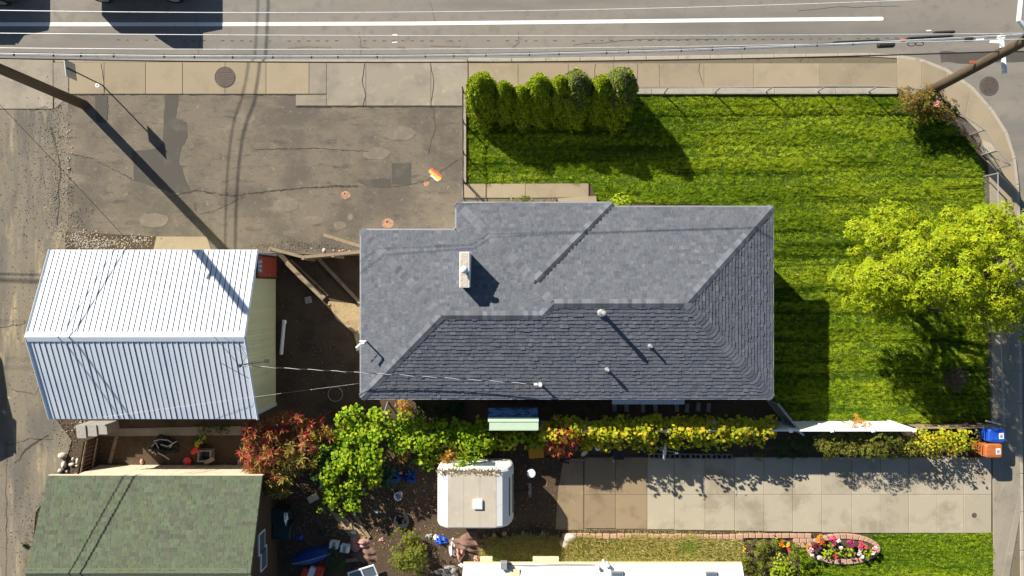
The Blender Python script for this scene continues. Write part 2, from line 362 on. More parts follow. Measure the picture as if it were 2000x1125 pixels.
# white edge line, small marks and tar dashes on the road
def flat(name, pts, w, z, m, parent):
    return MB().ribbon(XY(pts), w, z).build(name, m, parent)
ln = [(-400, 46), (0, 45.5), (400, 45.5), (800, 44), (1100, 41), (1400, 37.5), (1725, 34.5)]
flat('painted_line', ln, .15, -.1, M['paint'], road)
c = P(1725, 34.5)
MB().lathe((c.x, c.y, -.104), [(.075, 0), (.075, .0045)], 14).build('painted_line', M['paint'], road)
for a, b_ in (((765, 66.5), (775, 66)), ((765, 81), (775, 80.5)), ((1812, 58), (1822, 57.5))):
    flat('painted_dash', [a, b_], .045, -.099, M['paint'], road)
for i in range(92):
    x = 225 + i * 18.6
    y = 78 - 6 * max(0, (x - 1100) / 700) ** 1.2 - 3 * max(0, (500 - x) / 500)
    if rnd.random() < .12: continue
    flat('tar_dash', [(x, y + rnd.uniform(-.4, .4)), (x + rnd.uniform(5, 8), y + rnd.uniform(-.4, .4))], .022, -.0995, M['tar'], road)
for pts, w in (([(560, 92), (600, 89), (645, 91)], .05), ([(700, 88), (720, 92)], .05), ([(775, 90), (790, 91)], .06), ([(840, 88), (900, 89)], .04)):
    flat('faded_orange_mark', pts, w, -.0985, M['stain'], road)
for pts in ([(700, 60), (705, 90), (702, 112)], [(1000, 95), (1015, 80), (1012, 60)], [(1120, 85), (1250, 76), (1400, 74)], [(380, 30), (390, 70), (385, 110)], [(840, 0), (848, 40)], [(1560, 20), (1640, 12), (1760, 10)]):
    MB().ribbon(wobble(XY(pts), 7, .03), .012, -.1).build('crack', M['tar'], road)
# worn tar strip in the gutter by the corner
MB().ribbon(wobble(XY([(1840, 108), (1900, 112), (1960, 109), (2050, 106)]), 5, .03), .42, -.1).build('asphalt_patch', M['patch'], road)

# parking lot with patches, cracks and spray marks
lot = sheet('parking_lot', [(133, 184), (578, 184), (578, 208), (905, 208), (903, 390), (896, 400), (896, 470), (706, 500), (300, 487), (133, 487)], 0, M['lot'])
def lotpatch(pts, m=M['patch'], name='asphalt_patch'):
    MB().prism(wobble(XY(pts + [pts[0]]), 5, .025)[:-1], -.05, .005).build(name, m, lot)
lotpatch([(186, 186), (209, 186), (210, 240), (188, 238)])
lotpatch([(322, 186), (349, 184), (344, 232), (364, 240), (366, 268), (352, 292), (350, 318), (371, 368), (372, 376), (333, 376), (262, 352), (258, 296), (300, 292), (318, 280)])
lotpatch([(765, 318), (803, 318), (803, 359), (766, 360)])
lotpatch([(694, 352), (763, 349), (764, 366), (720, 366)])
for pts, w in (([(210, 186), (210, 212), (209, 236)], .035), ([(455, 383), (520, 374), (600, 366), (640, 365), (700, 363)], .07), ([(330, 385), (385, 372), (455, 383)], .06),
               ([(480, 382), (440, 402), (420, 412), (385, 418)], .02), ([(385, 418), (380, 395)], .02), ([(770, 365), (830, 355), (895, 312)], .022), ([(500, 292), (620, 290), (720, 296)], .03),
               ([(846, 212), (850, 250), (836, 300)], .02), ([(133, 300), (180, 310), (240, 340), (262, 352)], .03)):
    MB().ribbon(wobble(XY(pts), 14, .028), [w * rnd.uniform(.15, 1.3) for _ in range(14 * (len(pts) - 1) + 1)], .0065).build('crack', M['tar'], lot)
def splat(cx, cy, r, m, name, n=26, ax=1.0, z=.007):
    pts = [(cx + math.cos(t) * r * ax * rnd.uniform(.88, 1.08), cy + math.sin(t) * r * rnd.uniform(.88, 1.08)) for t in [2 * math.pi * i / n for i in range(n)]]
    return MB().prism(XY(pts), 0, z).build(name, m, lot)
for cx, cy, r in ((675, 381, 8), (757.5, 436, 10), (833, 359, 5)):
    splat(cx, cy, r, M['orange'], 'spray_mark', ax=1.15)
    splat(cx - 1.5, cy - 3, r * .22, M['tar'], 'spray_mark_hole', z=.011)
def strip(a, b_, w, m, z):
    MB().ribbon(wobble(XY([a, b_]), 6, .02), w, z).build('spray_mark', m, lot)
strip((841, 329), (862, 347), .13, M['redpaint'], .009); strip((838, 334), (861, 350), .13, M['yelpaint'], .0105)
strip((842, 342), (857, 352), .15, M['whipaint'], .0085)
for cx, cy, r, a_ in ((664, 440, 8, 1.6), (684, 424, 7, .8), (735, 300, 12, 2.2), (610, 430, 9, 2.5), (560, 400, 14, 1.8), (300, 430, 14, 2.2), (780, 260, 14, 2.4), (480, 230, 12, 1.7)):
    splat(cx, cy, r, M['stain'], 'pale_stain', ax=a_, z=.0055)

alley = sheet('alley', [(-700, 214), (106, 214), (133, 190), (133, 487), (95, 520), (95, 800), (140, 860), (120, 930), (70, 1000), (40, 1300), (-700, 1300)], .002, M['alley'])
for pts, w in (([(12, 870), (60, 856), (105, 858)], .03), ([(12, 880), (13, 1000), (12, 1125)], .02), ([(30, 905), (60, 870), (95, 850)], .06), ([(0, 640), (60, 630)], .03), ([(20, 760), (70, 770), (90, 730)], .025), ([(100, 250), (118, 330), (112, 440)], .05)):
    MB().ribbon(wobble(XY(pts), 7, .04), [w * rnd.uniform(.4, 1.4) for _ in range(7 * (len(pts) - 1) + 1)], .007).build('crack', M['tar'], alley)

# sidewalks: every slab its own piece on a joint bed
def slabs(parent, polys, m, top, name='slab'):
    for pts in polys:
        c = np.mean(np.array(pts, float), axis=0)
        q = [(c[0] + (a - c[0]) * (1 - .3 / max(6, abs(a - c[0]))), c[1] + (b - c[1]) * (1 - .3 / max(6, abs(b - c[1])))) for a, b in pts]
        MB().prism(XY(q), top - .12, top + rnd.uniform(-.003, .003)).build(name, m, parent, bevel=.008 if len(pts) == 4 else 0)
sw = sheet('sidewalk', [(-700, 121), (915, 121), (915, 116), (1752, 112), (1752, 186), (912, 186), (905, 207), (578, 207), (578, 184), (-700, 184)], 0, M['bed'], z0=-.2)
slabs(sw, [[(a, 122), (b, 122), (b, 184), (a, 184)] for a, b in ((136, 204), (204, 285), (285, 357), (357, 440), (440, 520), (520, 604))], M['walk'], .025)
slabs(sw, [[(a, 122), (b, 122), (b, 207), (a, 207)] for a, b in ((638, 715), (715, 842), (842, 914))] + [[(604, 122), (638, 122), (638, 184), (604, 184)], [(578, 186), (638, 186), (638, 207), (578, 207)]], M['apron'], .022)
slabs(sw, [[(a, 124), (b, 124), (b, 171), (a, 171)] for a, b in ((916, 1012), (1012, 1110), (1110, 1198), (1198, 1288), (1288, 1375), (1375, 1472), (1472, 1601), (1601, 1752))], M['walk'], .03)
slabs(sw, [[(a, 116), (b, 116), (b, 213), (a, 213)] for a, b in ((-120, -2), (-2, 104))] + [[(104, 122), (134, 122), (134, 190), (106, 213)]], M['apron'], .012)
for pts in ([(712, 125), (708, 160), (714, 185), (709, 207)], [(840, 126), (848, 160), (842, 206)], [(1163, 125), (1160, 150), (1168, 170)], [(1366, 124), (1364, 140), (1373, 165)], [(197, 124), (203, 150), (204, 182)], [(55, 215), (92, 208)], [(1245, 125), (1243, 170)]):
    MB().ribbon(wobble(XY(pts), 6, .02), .018, .0345).build('crack', M['tar'], sw)
# rough weedy edge between pavement and lot
for seg in (((136, 185), (330, 184)), ((330, 184), (578, 185)), ((578, 208.5), (905, 208.5))):
    MB().ribbon(wobble(XY(seg), 40, .025), [rnd.uniform(.015, .07) for _ in range(41)], .0075).build('crack', M['tar'], sw)

# corner pavement following the kerb
inner = [(1752, 172), (1800, 200), (1848, 214), (1884, 232), (1910, 258), (1926, 300), (1932, 345), (1934, 420), (1936, 600), (1937, 830), (1939, 1000), (1940, 1300)]
outer = [(1752, 112), (1800, 120), (1846, 139), (1895, 173), (1934, 217), (1962, 261), (1978, 312), (1984, 362), (1987, 430), (1989, 600), (1991, 850), (1993, 1000), (1995, 1300)]
csw = sheet('corner_sidewalk', inner + outer[::-1], 0, M['bed'], z0=-.2)
slabs(csw, [[inner[i], outer[i], outer[i + 1], inner[i + 1]] for i in range(0, 8)], M['walk'], .03)
for i in range(8, 11):
    for k in range(3):
        L = lambda a, b, t: (a[0] + (b[0] - a[0]) * t, a[1] + (b[1] - a[1]) * t)
        slabs(csw, [[L(inner[i], inner[i + 1], k / 3), L(outer[i], outer[i + 1], k / 3), L(outer[i], outer[i + 1], (k + 1) / 3), L(inner[i], inner[i + 1], (k + 1) / 3)]], M['apron'] if i > 8 else M['walk'], .03)
# kerb stones along both streets
kb = thing('kerb', None, None, P(1500, 110)); kb['kind'] = 'structure'
kp = []
for i in range(len(KERB) - 1):
    a, b_ = Vector(KERB[i]), Vector(KERB[i + 1]); n = max(1, int((b_ - a).length / 62))
    for k in range(n): kp.append(a.lerp(b_, k / n))
kp.append(Vector(KERB[-1]))
for i in range(len(kp) - 1):
    a, b_ = P(*kp[i]).xy, P(*kp[i + 1]).xy
    t = (b_ - a).normalized(); nn = Vector((t.y, -t.x)) * .15
    a2, b2 = a + t * .008, b_ - t * .008
    MB().prism([tuple(a2), tuple(b2), tuple(b2 + nn), tuple(a2 + nn)], -.2, .024).build('kerb_stone', M['kerb'], kb, bevel=.015)
# gutter lip at the lot's entrance
MB().prism(XY([(-600, 115), (912, 115), (912, 121), (-600, 121)]), -.2, -.06).build('gutter_lip', M['kerb'], kb)

# lawn, path, low border walls
lawn_poly = [(912, 187), (1752, 187), (1795, 214), (1850, 240), (1900, 285), (1921, 335), (1924, 600), (1932, 822), (1560, 830), (1508, 775), (1508, 402), (1170, 394), (1152, 357), (912, 358)]
lawn = sheet('lawn', lawn_poly, .0, M['lawnbase'])
path = sheet('path', [(903, 358), (1150, 358), (1150, 382), (1164, 382), (1166, 402), (903, 402)], -.005, M['bed'])
slabs(path, [[(903, 359), (1026, 359), (1026, 387), (903, 387)], [(1026, 359), (1150, 358), (1150, 386), (1026, 387)]], M['walk'], .03)
MB().prism(XY([(1090, 388), (1164, 384), (1166, 402), (1090, 402)]), -.02, .14).build('step', M['walk'], path, bevel=.01)
tag(MB().prism(XY([(904, 186), (911, 186), (911, 357), (904, 357)]), -.1, .12).build('border_wall', M['kerb'], bevel=.01), 'narrow pale concrete border running down the west edge of the lawn', 'wall')
bw = thing('low_wall', 'low pale concrete footing under the chain-link fence along the north sidewalk', 'wall', P(1400, 180))
for a in range(7):
    x0 = 914 + a * 119.5
    MB().prism(XY([(x0 + .4, 173), (x0 + 119.1, 173), (x0 + 119.1, 185), (x0 + .4, 185)]), -.1, .1 + rnd.uniform(-.004, .004)).build('footing', M['kerb'], bw, bevel=.012)

# driveway slabs
drv = sheet('driveway', [(1140, 892), (1937, 892), (1937, 1040), (1140, 1036)], -.012, M['bed'])
xs = [1142, 1202, 1264, 1317, 1377, 1435, 1492, 1548, 1605, 1663, 1719, 1775, 1830, 1882, 1936]
for i in range(len(xs) - 1):
    m = M['drivebrown'] if i < 2 else M['drive']
    rows = [(893, 965.5), (965.5, 1032 + min(i, 9))]
    slabs(drv, [[(xs[i], a), (xs[i + 1], a), (xs[i + 1], b_), (xs[i], b_)] for a, b_ in rows], m, .022)
sheet('dusty_ground', [(1090, 960), (1100, 900), (1139, 893), (1139, 1036), (1085, 1034)], -.016, M['drivebrown'], z0=-.2)
sheet('weed_strip', [(1094, 1050), (1440, 1052), (1458, 1098), (1094, 1098)], -.014, M['sand'], z0=-.2)
fl = sheet('front_lawn', [(1500, 1062), (1720, 1042), (1938, 1038), (1941, 1300), (1500, 1300)], 0, M['lawnbase'])
# pale concrete strip beside the green-roofed shed, strip along the metal-roofed garage
sheet('shed_walk', [(145, 924), (480, 914), (480, 960), (145, 960)], .01, M['walk'])
gw = sheet('garage_walk', [(184, 838), (470, 832), (475, 850), (188, 852)], .0, M['apron'], z0=-.2)
sheet('garage_apron', [(306, 462), (404, 462), (416, 500), (297, 500)], .012, M['walk'], z0=-.2)
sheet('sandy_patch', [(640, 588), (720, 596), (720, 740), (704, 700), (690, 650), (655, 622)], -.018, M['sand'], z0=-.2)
sheet('gravel_bank', [(128, 452), (230, 458), (306, 462), (298, 495), (128, 495)], .006, M['dirt'], z0=-.2)

# grass: loose blades in small clumps
def grass(name, poly_px, n, label, seed, length=.085, holes=(), mrow=True):
    r = np.random.default_rng(seed)
    poly = XY(poly_px); xs_ = [p[0] for p in poly]; ys_ = [p[1] for p in poly]
    K = 12
    nc = n // K
    cx = r.uniform(min(xs_), max(xs_), nc * 3); cy = r.uniform(min(ys_), max(ys_), nc * 3)
    k = inpoly(cx, cy, poly)
    for h in holes: k &= ~inpoly(cx, cy, XY(h))
    cx, cy = cx[k][:nc], cy[k][:nc]
    # mower rows: the height and the lean of the blades change from pass to pass
    row = 1.2 * np.sin(cy * 2 * math.pi / 1.12 + .5 * np.sin(cx * .3) + .3 * np.sin(cx * 1.3)) if mrow else np.zeros_like(cy)
    lump = np.sin(cx * 9.1 + 2.2 * np.sin(cy * 7.3)) * np.sin(cy * 12.3 + 1.7 * np.sin(cx * 5.1)) + .6 * np.sin(cx * 3.1 + 2 * np.sin(cy * 2.3)) * np.sin(cy * 4.3 + cx)
    hgt = np.clip(1.0 + .35 * row + .7 * lump, .25, 2.6) * r.uniform(.55, 1.45, len(cx))
    X = np.repeat(cx, K) + r.normal(0, .034, len(cx) * K); Y = np.repeat(cy, K) + r.normal(0, .034, len(cx) * K)
    h = np.repeat(hgt, K) * length * r.uniform(.6, 1.2, len(X))
    az = r.uniform(0, 2 * math.pi, len(X)); lean = r.uniform(.35, 1.25, len(X))
    dx = np.cos(az) * np.sin(lean) ; dy = np.sin(az) * np.sin(lean) + .4 * np.repeat(np.sign(row), K); dz = np.cos(lean)
    w = r.uniform(.007, .014, len(X))
    B = np.stack([X, Y, np.full_like(X, -.002)], 1)
    S = np.stack([-np.sin(az) * w, np.cos(az) * w, np.zeros_like(w)], 1)
    T = B + np.stack([dx, dy, dz], 1) * h[:, None]
    V = np.stack([B - S, B + S, T], 1).reshape(-1, 3)
    o = addmesh(name, V, np.arange(len(V)).reshape(-1, 3), M['grass'])
    return tag(o, label, 'grass', kind='stuff')
grass('lawn_grass', lawn_poly, 420000, 'thick green mown grass of the large lawn beside the grey-roofed house', 3)
grass('front_lawn_grass', [(1560, 1062), (1720, 1044), (1938, 1039), (1940, 1140), (1545, 1140)], 50000, 'short bright grass of the small lawn below the driveway', 4, .06,
      holes=[[(1575, 1070), (1590, 1048), (1640, 1042), (1700, 1048), (1718, 1075), (1700, 1098), (1620, 1100), (1585, 1090)]], mrow=False)

# loose gravel (nobody could count it)
def gravel(name, spots, n, label, m, seed, s0=.012, s1=.045, z=.004):
    r = np.random.default_rng(seed); V = []; F = []
    base = np.array([(1, 0, 0), (-.5, .87, 0), (-.5, -.87, 0), (0, 0, .9), (.2, .2, -.4)])
    tri = np.array([(0, 1, 3), (1, 2, 3), (2, 0, 3), (1, 0, 4), (2, 1, 4), (0, 2, 4)])
    pts = []
    tot = sum(s[3] for s in spots)
    for (px, py, rad, wgt, asp) in spots:
        k = int(n * wgt / tot); q = r.normal(0, 1, (k, 2)) * [rad * asp, rad]
        pts.append(np.stack([(px - 1000 + q[:, 0]) * G, (562.5 - py - q[:, 1]) * G], 1))
    pts = np.concatenate(pts); k = len(pts)
    s = s0 + (s1 - s0) * r.random(k) ** 2.5; a = r.uniform(0, 6.28, k)
    ca, sa = np.cos(a), np.sin(a)
    b = base[None] * r.uniform(.6, 1.3, (k, 5, 3)) * s[:, None, None]
    Vx = b[..., 0] * ca[:, None] - b[..., 1] * sa[:, None] + pts[:, :1]
    Vy = b[..., 0] * sa[:, None] + b[..., 1] * ca[:, None] + pts[:, 1:]
    V = np.stack([Vx, Vy, b[..., 2] + z], 2).reshape(-1, 3)
    F = (tri[None] + 5 * np.arange(k)[:, None, None]).reshape(-1, 3)
    return tag(addmesh(name, V, F, m), label, 'gravel', kind='stuff')
gravel('white_gravel', [(150, 465, 9, 3, 1.2), (165, 472, 12, 4, 1.6), (200, 476, 8, 3, 2.2), (245, 474, 6, 2, 3), (275, 470, 6, 1.5, 2), (160, 830, 6, 1, 2), (130, 300, 60, 1, .1)], 1500, 'pale loose gravel along the north wall of the metal-roofed garage', M['gravel'], 5, .014, .06)
gravel('alley_gravel', [(110, 250, 50, 3, .25), (115, 390, 45, 3, .3), (60, 330, 100, 4, .4), (140, 420, 20, 1, 1), (50, 650, 120, 3, .3), (130, 850, 25, 2, 1), (40, 1000, 90, 2, .2), (600, 478, 5, 1, 8), (640, 485, 5, .8, 6)], 5200, 'grey loose stones scattered down the rutted alley', M['gravel2'], 6, .01, .035)
gravel('dirt_crumbs', [(700, 970, 60, 3, 1.2), (620, 700, 60, 2, .6), (900, 1060, 30, 2, 2), (1120, 940, 40, 2, 1.6), (640, 1060, 40, 1, 1), (760, 700, 80, .5, 1), (1250, 800, 10, 2, 12), (130, 900, 25, 1.5, 1), (260, 880, 20, 1, 2.5)], 4200, 'brown crumbs of earth and leaf litter over the dirt yard', M['gravel2'], 8, .008, .03, -.028)
# ------------------------------------------------------------------ shingled roofs
def clip2(poly, conv):
    out = poly
    n = len(conv)
    for i in range(n):
        a, b = conv[i], conv[(i + 1) % n]
        res = []
        f = lambda p: (b[0] - a[0]) * (p[1] - a[1]) - (b[1] - a[1]) * (p[0] - a[0])
        for j in range(len(out)):
            p, q = out[j], out[(j + 1) % len(out)]
            fp, fq = f(p), f(q)
            if fp >= 0: res.append(p)
            if (fp >= 0) != (fq >= 0):
                t = fp / (fp - fq); res.append((p[0] + (q[0] - p[0]) * t, p[1] + (q[1] - p[1]) * t))
        out = res
        if len(out) < 3: return []
    return out

def shingles(poly3, expo, w0, w1, zeave, seed, thick=(.014, .03)):
    """tabs of one roof plane as real wedges, clipped to the (convex) plane outline -> verts, faces"""
    r = random.Random(seed)
    p = [Vector(q) for q in poly3]
    n = (p[1] - p[0]).cross(p[2] - p[1]).normalized()
    if n.z < 0: n = -n
    v = (Vector((0, 0, 1)) - n * n.z).normalized(); u = v.cross(n).normalized()
    o = Vector((0, 0, zeave))
    # origin on the plane at eave height so that the courses line up from plane to plane
    k = (p[0] - o).dot(n); o = o + v * 0
    o = p[0] - v * ((p[0].z - zeave) / v.z)
    uv = [((q - o).dot(u), (q - o).dot(v)) for q in p]
    ar = sum(uv[i][0] * uv[(i + 1) % len(uv)][1] - uv[(i + 1) % len(uv)][0] * uv[i][1] for i in range(len(uv)))
    if ar < 0: uv = uv[::-1]
    umin, umax = min(a for a, _ in uv), max(a for a, _ in uv); vmax = max(b for _, b in uv)
    V, F = [], []
    row = 0; vv = 0.0
    while vv < vmax:
        x = umin - r.uniform(0, w1)
        while x < umax:
            w = r.uniform(w0, w1)
            dv = r.choice((0, 0, 0, -.014)) if row else 0
            c = clip2([(x + .002, vv + dv), (x + w - .002, vv + dv), (x + w - .002, vv + expo + .004), (x + .002, vv + expo + .004)], uv)
            if c:
                t = r.uniform(*thick); b = len(V); m = len(c)
                for a, q in c:
                    f = (q - vv) / expo
                    h = t * (1 - f) + .003 + .002 * f
                    V.append(o + u * a + v * q + n * h)
                for a, q in c: V.append(o + u * a + v * q - n * .004)
                F.append(tuple(range(b, b + m)))
                for i in range(m):
                    j = (i + 1) % m; F.append((b + m + i, b + m + j, b + j, b + i))
            x += w
        vv += expo; row += 1
    return V, F

def roof_plane(parent, name, polys, m, expo, w0, w1, zeave, seed, label=None):
    deck = MB()
    for pl in polys:
        a = [Vector(q) for q in pl]
        n = (a[1] - a[0]).cross(a[2] - a[1]).normalized()
        if n.z < 0: a = a[::-1]
        b = len(deck.v); deck.v += [tuple(q) for q in a] + [tuple(q - Vector((0, 0, .09))) for q in a]; k = len(a)
        deck.f.append(tuple(range(b, b + k))); deck.f.append(tuple(range(b + 2 * k - 1, b + k - 1, -1)))
        for i in range(k): deck.f.append((b + i, b + k + i, b + k + (i + 1) % k, b + (i + 1) % k)[::-1])
    d = deck.build(name, m, parent)
    mb = MB()
    for i, pl in enumerate(polys):
        V, F = shingles(pl, expo, w0, w1, zeave, seed + i); b = len(mb.v)
        mb.v += [tuple(q) for q in V]; mb.f += [tuple(b + x for x in f) for f in F]
    s = mb.build('shingles', m, d); s['kind'] = 'stuff'
    if label: d['label'] = label
    return d

def ridge_caps(parent, a, b, n1, n2, m, step=.15, wid=.15, lift=.02):
    """overlapping cap shingles from a up to b; n1, n2 = normals of the two planes"""
    a, b = Vector(a), Vector(b); t = (b - a).normalized(); n1, n2 = Vector(n1).normalized(), Vector(n2).normalized()
    l1 = t.cross(n1); l2 = t.cross(n2)
    up = (n1 + n2).normalized()
    if l1.dot(n2) > 0: l1 = -l1
    if l2.dot(n1) > 0: l2 = -l2
    L = step * 1.35; V = []
    for s, h in ((0, lift + .016), (L, lift)):
        V += [l1 * wid + t * s + n1 * (h * .6), up * h + t * s, l2 * wid + t * s + n2 * (h * .6)]
    V += [q - up * .014 for q in V]
    F = [(0, 1, 4, 3), (1, 2, 5, 4), (6, 9, 10, 7), (7, 10, 11, 8), (0, 6, 7, 1), (1, 7, 8, 2), (3, 4, 10, 9), (4, 5, 11, 10), (0, 3, 9, 6), (2, 8, 11, 5)]
    me = bpy.data.meshes.new('cap_shingle'); me.from_pydata([tuple(q) for q in V], [], F); me.materials.append(m); me.update()
    n = int((b - a).length / step)
    for i in range(n):
        o = bpy.data.objects.new('cap_shingle', me)
        _link(o, parent, a + t * (i * step) + up * rnd.uniform(-.003, .003))

# ------------------------------------------------------------------ the grey-roofed house
ZE, PT = 3.0, .4
XW, XE, YN, YS, YW = -5.227, 9.03, 2.80, -3.81, 2.00
XA, XB, YA = -1.92, 3.467, 2.94           # the wing
def zn(y0): return lambda x, y: ZE + PT * (y0 - y)
def zs(x, y): return ZE + PT * (y - YS)
def ze(x0): return lambda x, y: ZE + PT * (x0 - x)
def zw(x0): return lambda x, y: ZE + PT * (x - x0)
def lift(f, pts): return [(x, y, f(x, y)) for x, y in pts]
house = thing('house', 'long single-storey house with grey shingle hip roof and pale narrow chimney', 'house', (1.9, -.5, -.03))
ryw = (YW + YS) / 2; rye = (YN + YS) / 2; xh = XW + (YW - YS) / 2; xe = XE - (YN - YS) / 2; xw1 = XA + (YN - YS) / 2; xw0 = XA + (YW - YS) / 2
xm = (XA + XB) / 2; ya = YA - (XB - XA) / 2; yb = YN - (XB - xm)
zr_w = ZE + PT * (YW - YS) / 2; zr_e = ZE + PT * (YN - YS) / 2; z_ap = ZE + PT * (XB - XA) / 2
cut = ((xm + (yb + XA - YW + 2 * 0)) * 0, 0)
s_ = (xm + yb - (YW + XA)) / 2
q1 = (xm - s_, yb - s_)
A = dict(expo=.135, w0=.09, w1=.21, zeave=ZE)
roof_plane(house, 'roof_slope', [lift(zs, [(XW, YS), (xw0, YS), (xw0, ryw), (xh, ryw)]), lift(zs, [(xw0, YS), (XE, YS), (xe, rye), (xw1, rye), (xw0, ryw)])], M['shingle'], seed=1, label='long shaded south slope of the grey shingle roof', **A)
roof_plane(house, 'roof_slope', [lift(ze(XE), [(XE, YS), (XE, YN), (xe, rye)])], M['shingle'], seed=2, label='shaded triangular east slope of the grey roof', **A)
roof_plane(house, 'roof_slope', [lift(zn(YN), [(XB, YN), (XE, YN), (xe, rye), (xw1, rye), (xm, yb)][::-1])], M['shingle'], seed=3, label='sunlit north slope of the grey roof facing the lawn', **A)
roof_plane(house, 'roof_slope', [lift(zn(YA), [(XA, YA), (XB, YA), (xm, ya)][::-1])], M['shingle'], seed=4, label='sunlit triangular slope over the projecting wing', **A)
roof_plane(house, 'roof_slope', [lift(ze(XB), [(XB, YA), (xm, ya), (xm, yb), (XB, YN)])], M['shingle'], seed=5, label='thin shaded sliver of roof east of the wing', **A)
roof_plane(house, 'roof_slope', [lift(zw(XA), [(XA, YA), (xm, ya), (xm, yb), q1, (XA, YW)]), lift(zw(XA), [(xm, yb), (xw1, rye), (xw0, ryw), q1])], M['shingle'], seed=6, label='narrow west-facing roof strip beside the chimney', **A)
roof_plane(house, 'roof_slope', [lift(zn(YW), [(XW, YW), (XA, YW), (xw0, ryw), (xh, ryw)])], M['shingle'], seed=8, label='sunlit north slope of the west end holding the chimney', **A)
roof_plane(house, 'roof_slope', [lift(zw(XW), [(XW, YW), (xh, ryw), (XW, YS)])], M['shingle'], seed=9, label='sunlit triangular west slope of the grey roof', **A)
NN, NS, NE, NW = (0, PT, 1), (0, -PT, 1), (PT, 0, 1), (-PT, 0, 1)
caps = [((XW, YS, ZE), (xh, ryw, zr_w), NS, NW), ((XW, YW, ZE), (xh, ryw, zr_w), NN, NW), ((xh, ryw, zr_w), (xw0, ryw, zr_w), NN, NS), ((xw0, ryw, zr_w), (xw1, rye, zr_e), NS, NW),
        ((xw1, rye, zr_e), (xe, rye, zr_e), NN, NS), ((XE, YN, ZE), (xe, rye, zr_e), NN, NE), ((XE, YS, ZE), (xe, rye, zr_e), NS, NE),
        ((XB, YA, ZE), (xm, ya, z_ap), NN, NE), ((XA, YA, ZE), (xm, ya, z_ap), NN, NW), ((xm, yb, z_ap), (xw1, rye, zr_e), NN, NW)]
for a, b, n1, n2 in caps: ridge_caps(house, a, b, n1, n2, M['cap'], lift=.034)
# dark strip standing in for the shadow line in the valley east of the wing
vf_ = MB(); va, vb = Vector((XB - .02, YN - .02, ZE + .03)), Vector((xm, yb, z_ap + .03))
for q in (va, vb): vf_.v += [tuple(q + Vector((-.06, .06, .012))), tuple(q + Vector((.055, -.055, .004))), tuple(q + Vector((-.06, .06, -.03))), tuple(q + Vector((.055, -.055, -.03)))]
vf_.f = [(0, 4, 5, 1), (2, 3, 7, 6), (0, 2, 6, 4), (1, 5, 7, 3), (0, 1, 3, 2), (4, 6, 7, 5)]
vf_.build('valley_shade_strip', M['dark'], house)
# walls, soffit, gutters
foot = [(XW + .4, YS + .4), (XE - .4, YS + .4), (XE - .4, YN - .4), (XB - .4, YN - .4), (XB - .4, YA - .4), (XA + .4, YA - .4), (XA + .4, YW - .4), (XW + .4, YW - .4)]
MB().prism(foot, -.1, 2.86).build('wall', M['whitewall'], house)
edge = [(XW + .03, YS + .03), (XE - .03, YS + .03), (XE - .03, YN - .03), (XB - .03, YN - .03), (XB - .03, YA - .03), (XA + .03, YA - .03), (XA + .03, YW - .03), (XW + .03, YW - .03)]
MB().prism(edge, 2.865, 2.905).build('soffit', M['whitewall'], house)
ev = [((XW, YS), (XE, YS)), ((XE, YS), (XE, YN)), ((XB, YN), (XE, YN)), ((XA, YA), (XB, YA)), ((XA, YW), (XA, YA)), ((XW, YW), (XA, YW)), ((XW, YS), (XW, YW))]
for (a, b) in ev:
    a, b = Vector(a), Vector(b); mid = (a + b) / 2; hor = abs(b.x - a.x) > abs(b.y - a.y)
    out = Vector((0, 1 if mid.y > 0 else -1)) if hor else Vector((1 if mid.x > 3 else -1, 0))
    c = mid + out * .035; ln_ = (b - a).length
    MB().box((c.x, c.y, 2.94), (ln_, .055, .1) if hor else (.055, ln_, .1)).build('gutter', M['steel'], house)
def window(parent, c, w, h, axis):
    s = (w, .05, h) if axis == 'x' else (.05, w, h); g = (w - .12, .07, h - .12) if axis == 'x' else (.07, w - .12, h - .12)
    f = MB().box(c, s).build('window', M['whitewall'], parent); MB().box(c, g).build('pane', M['glass'], f)
for x in (.2, 2.2, 5.0, 7.2): window(house, (x, (YA if x < 3 else YN) - .4, 1.6), 1.2, 1.1, 'x')
for x in (-3.5, -.5, 3.0, 6.5): window(house, (x, YS + .4, 1.6), 1.0, 1.0, 'x')
window(house, (XE - .4, -.5, 1.6), 1.6, 1.1, 'y'); window(house, (XW + .4, -.8, 1.6), 1.0, 1.0, 'y')
dr = MB().box((-1.0, YA - .39, 1.05), (.92, .06, 2.05)).build('door', M['whitewall'], house); MB().box((-.7, YA - .34, 1.05), (.04, .06, .12)).build('handle', M['steel'], dr)
aw = MB().box((4.8, YS - .12, 2.68), (2.55, .34, .03), rx=.25).build('awning', M['steel'], house)
# chimney
kz = 4.62
ca, cb = P(897.5, 492, kz), P(917, 562, kz)
cc = (ca + cb) / 2; cs = (cb.x - ca.x, ca.y - cb.y)
ch = MB().box((cc.x, cc.y, 3.95), (cs[0] * .92, cs[1] * .97, 1.3)).build('chimney', M['whitewall'], house)
MB().box((cc.x, cc.y, kz - .03), (cs[0], cs[1], .07)).build('crown', M['whitewall'], ch, bevel=.012)
MB().prism([(cc.x - cs[0] / 2 + .02, cc.y - cs[1] / 2 + .03), (cc.x + cs[0] / 2 - .04, cc.y - cs[1] / 2 + .03), (cc.x + cs[0] / 2 - .04, cc.y + cs[1] / 2 - .02), (cc.x - cs[0] / 2 + .02, cc.y + cs[1] / 2 - .02)], kz, kz + .012).build('crown_wash', M['rock'], ch)
fx = P(906.5, 527, kz + .25)
MB().lathe((fx.x, fx.y, kz), [(.07, 0), (.07, .2), (.075, .2), (.075, .22)], 16).build('flue', M['steel'], ch)
MB().lathe((fx.x, fx.y, kz + .2), [(.1, 0), (.13, .01), (.125, .05), (.07, .11), (.01, .135)], 18).build('rain_cap', M['wmetal'], ch, smooth=True)
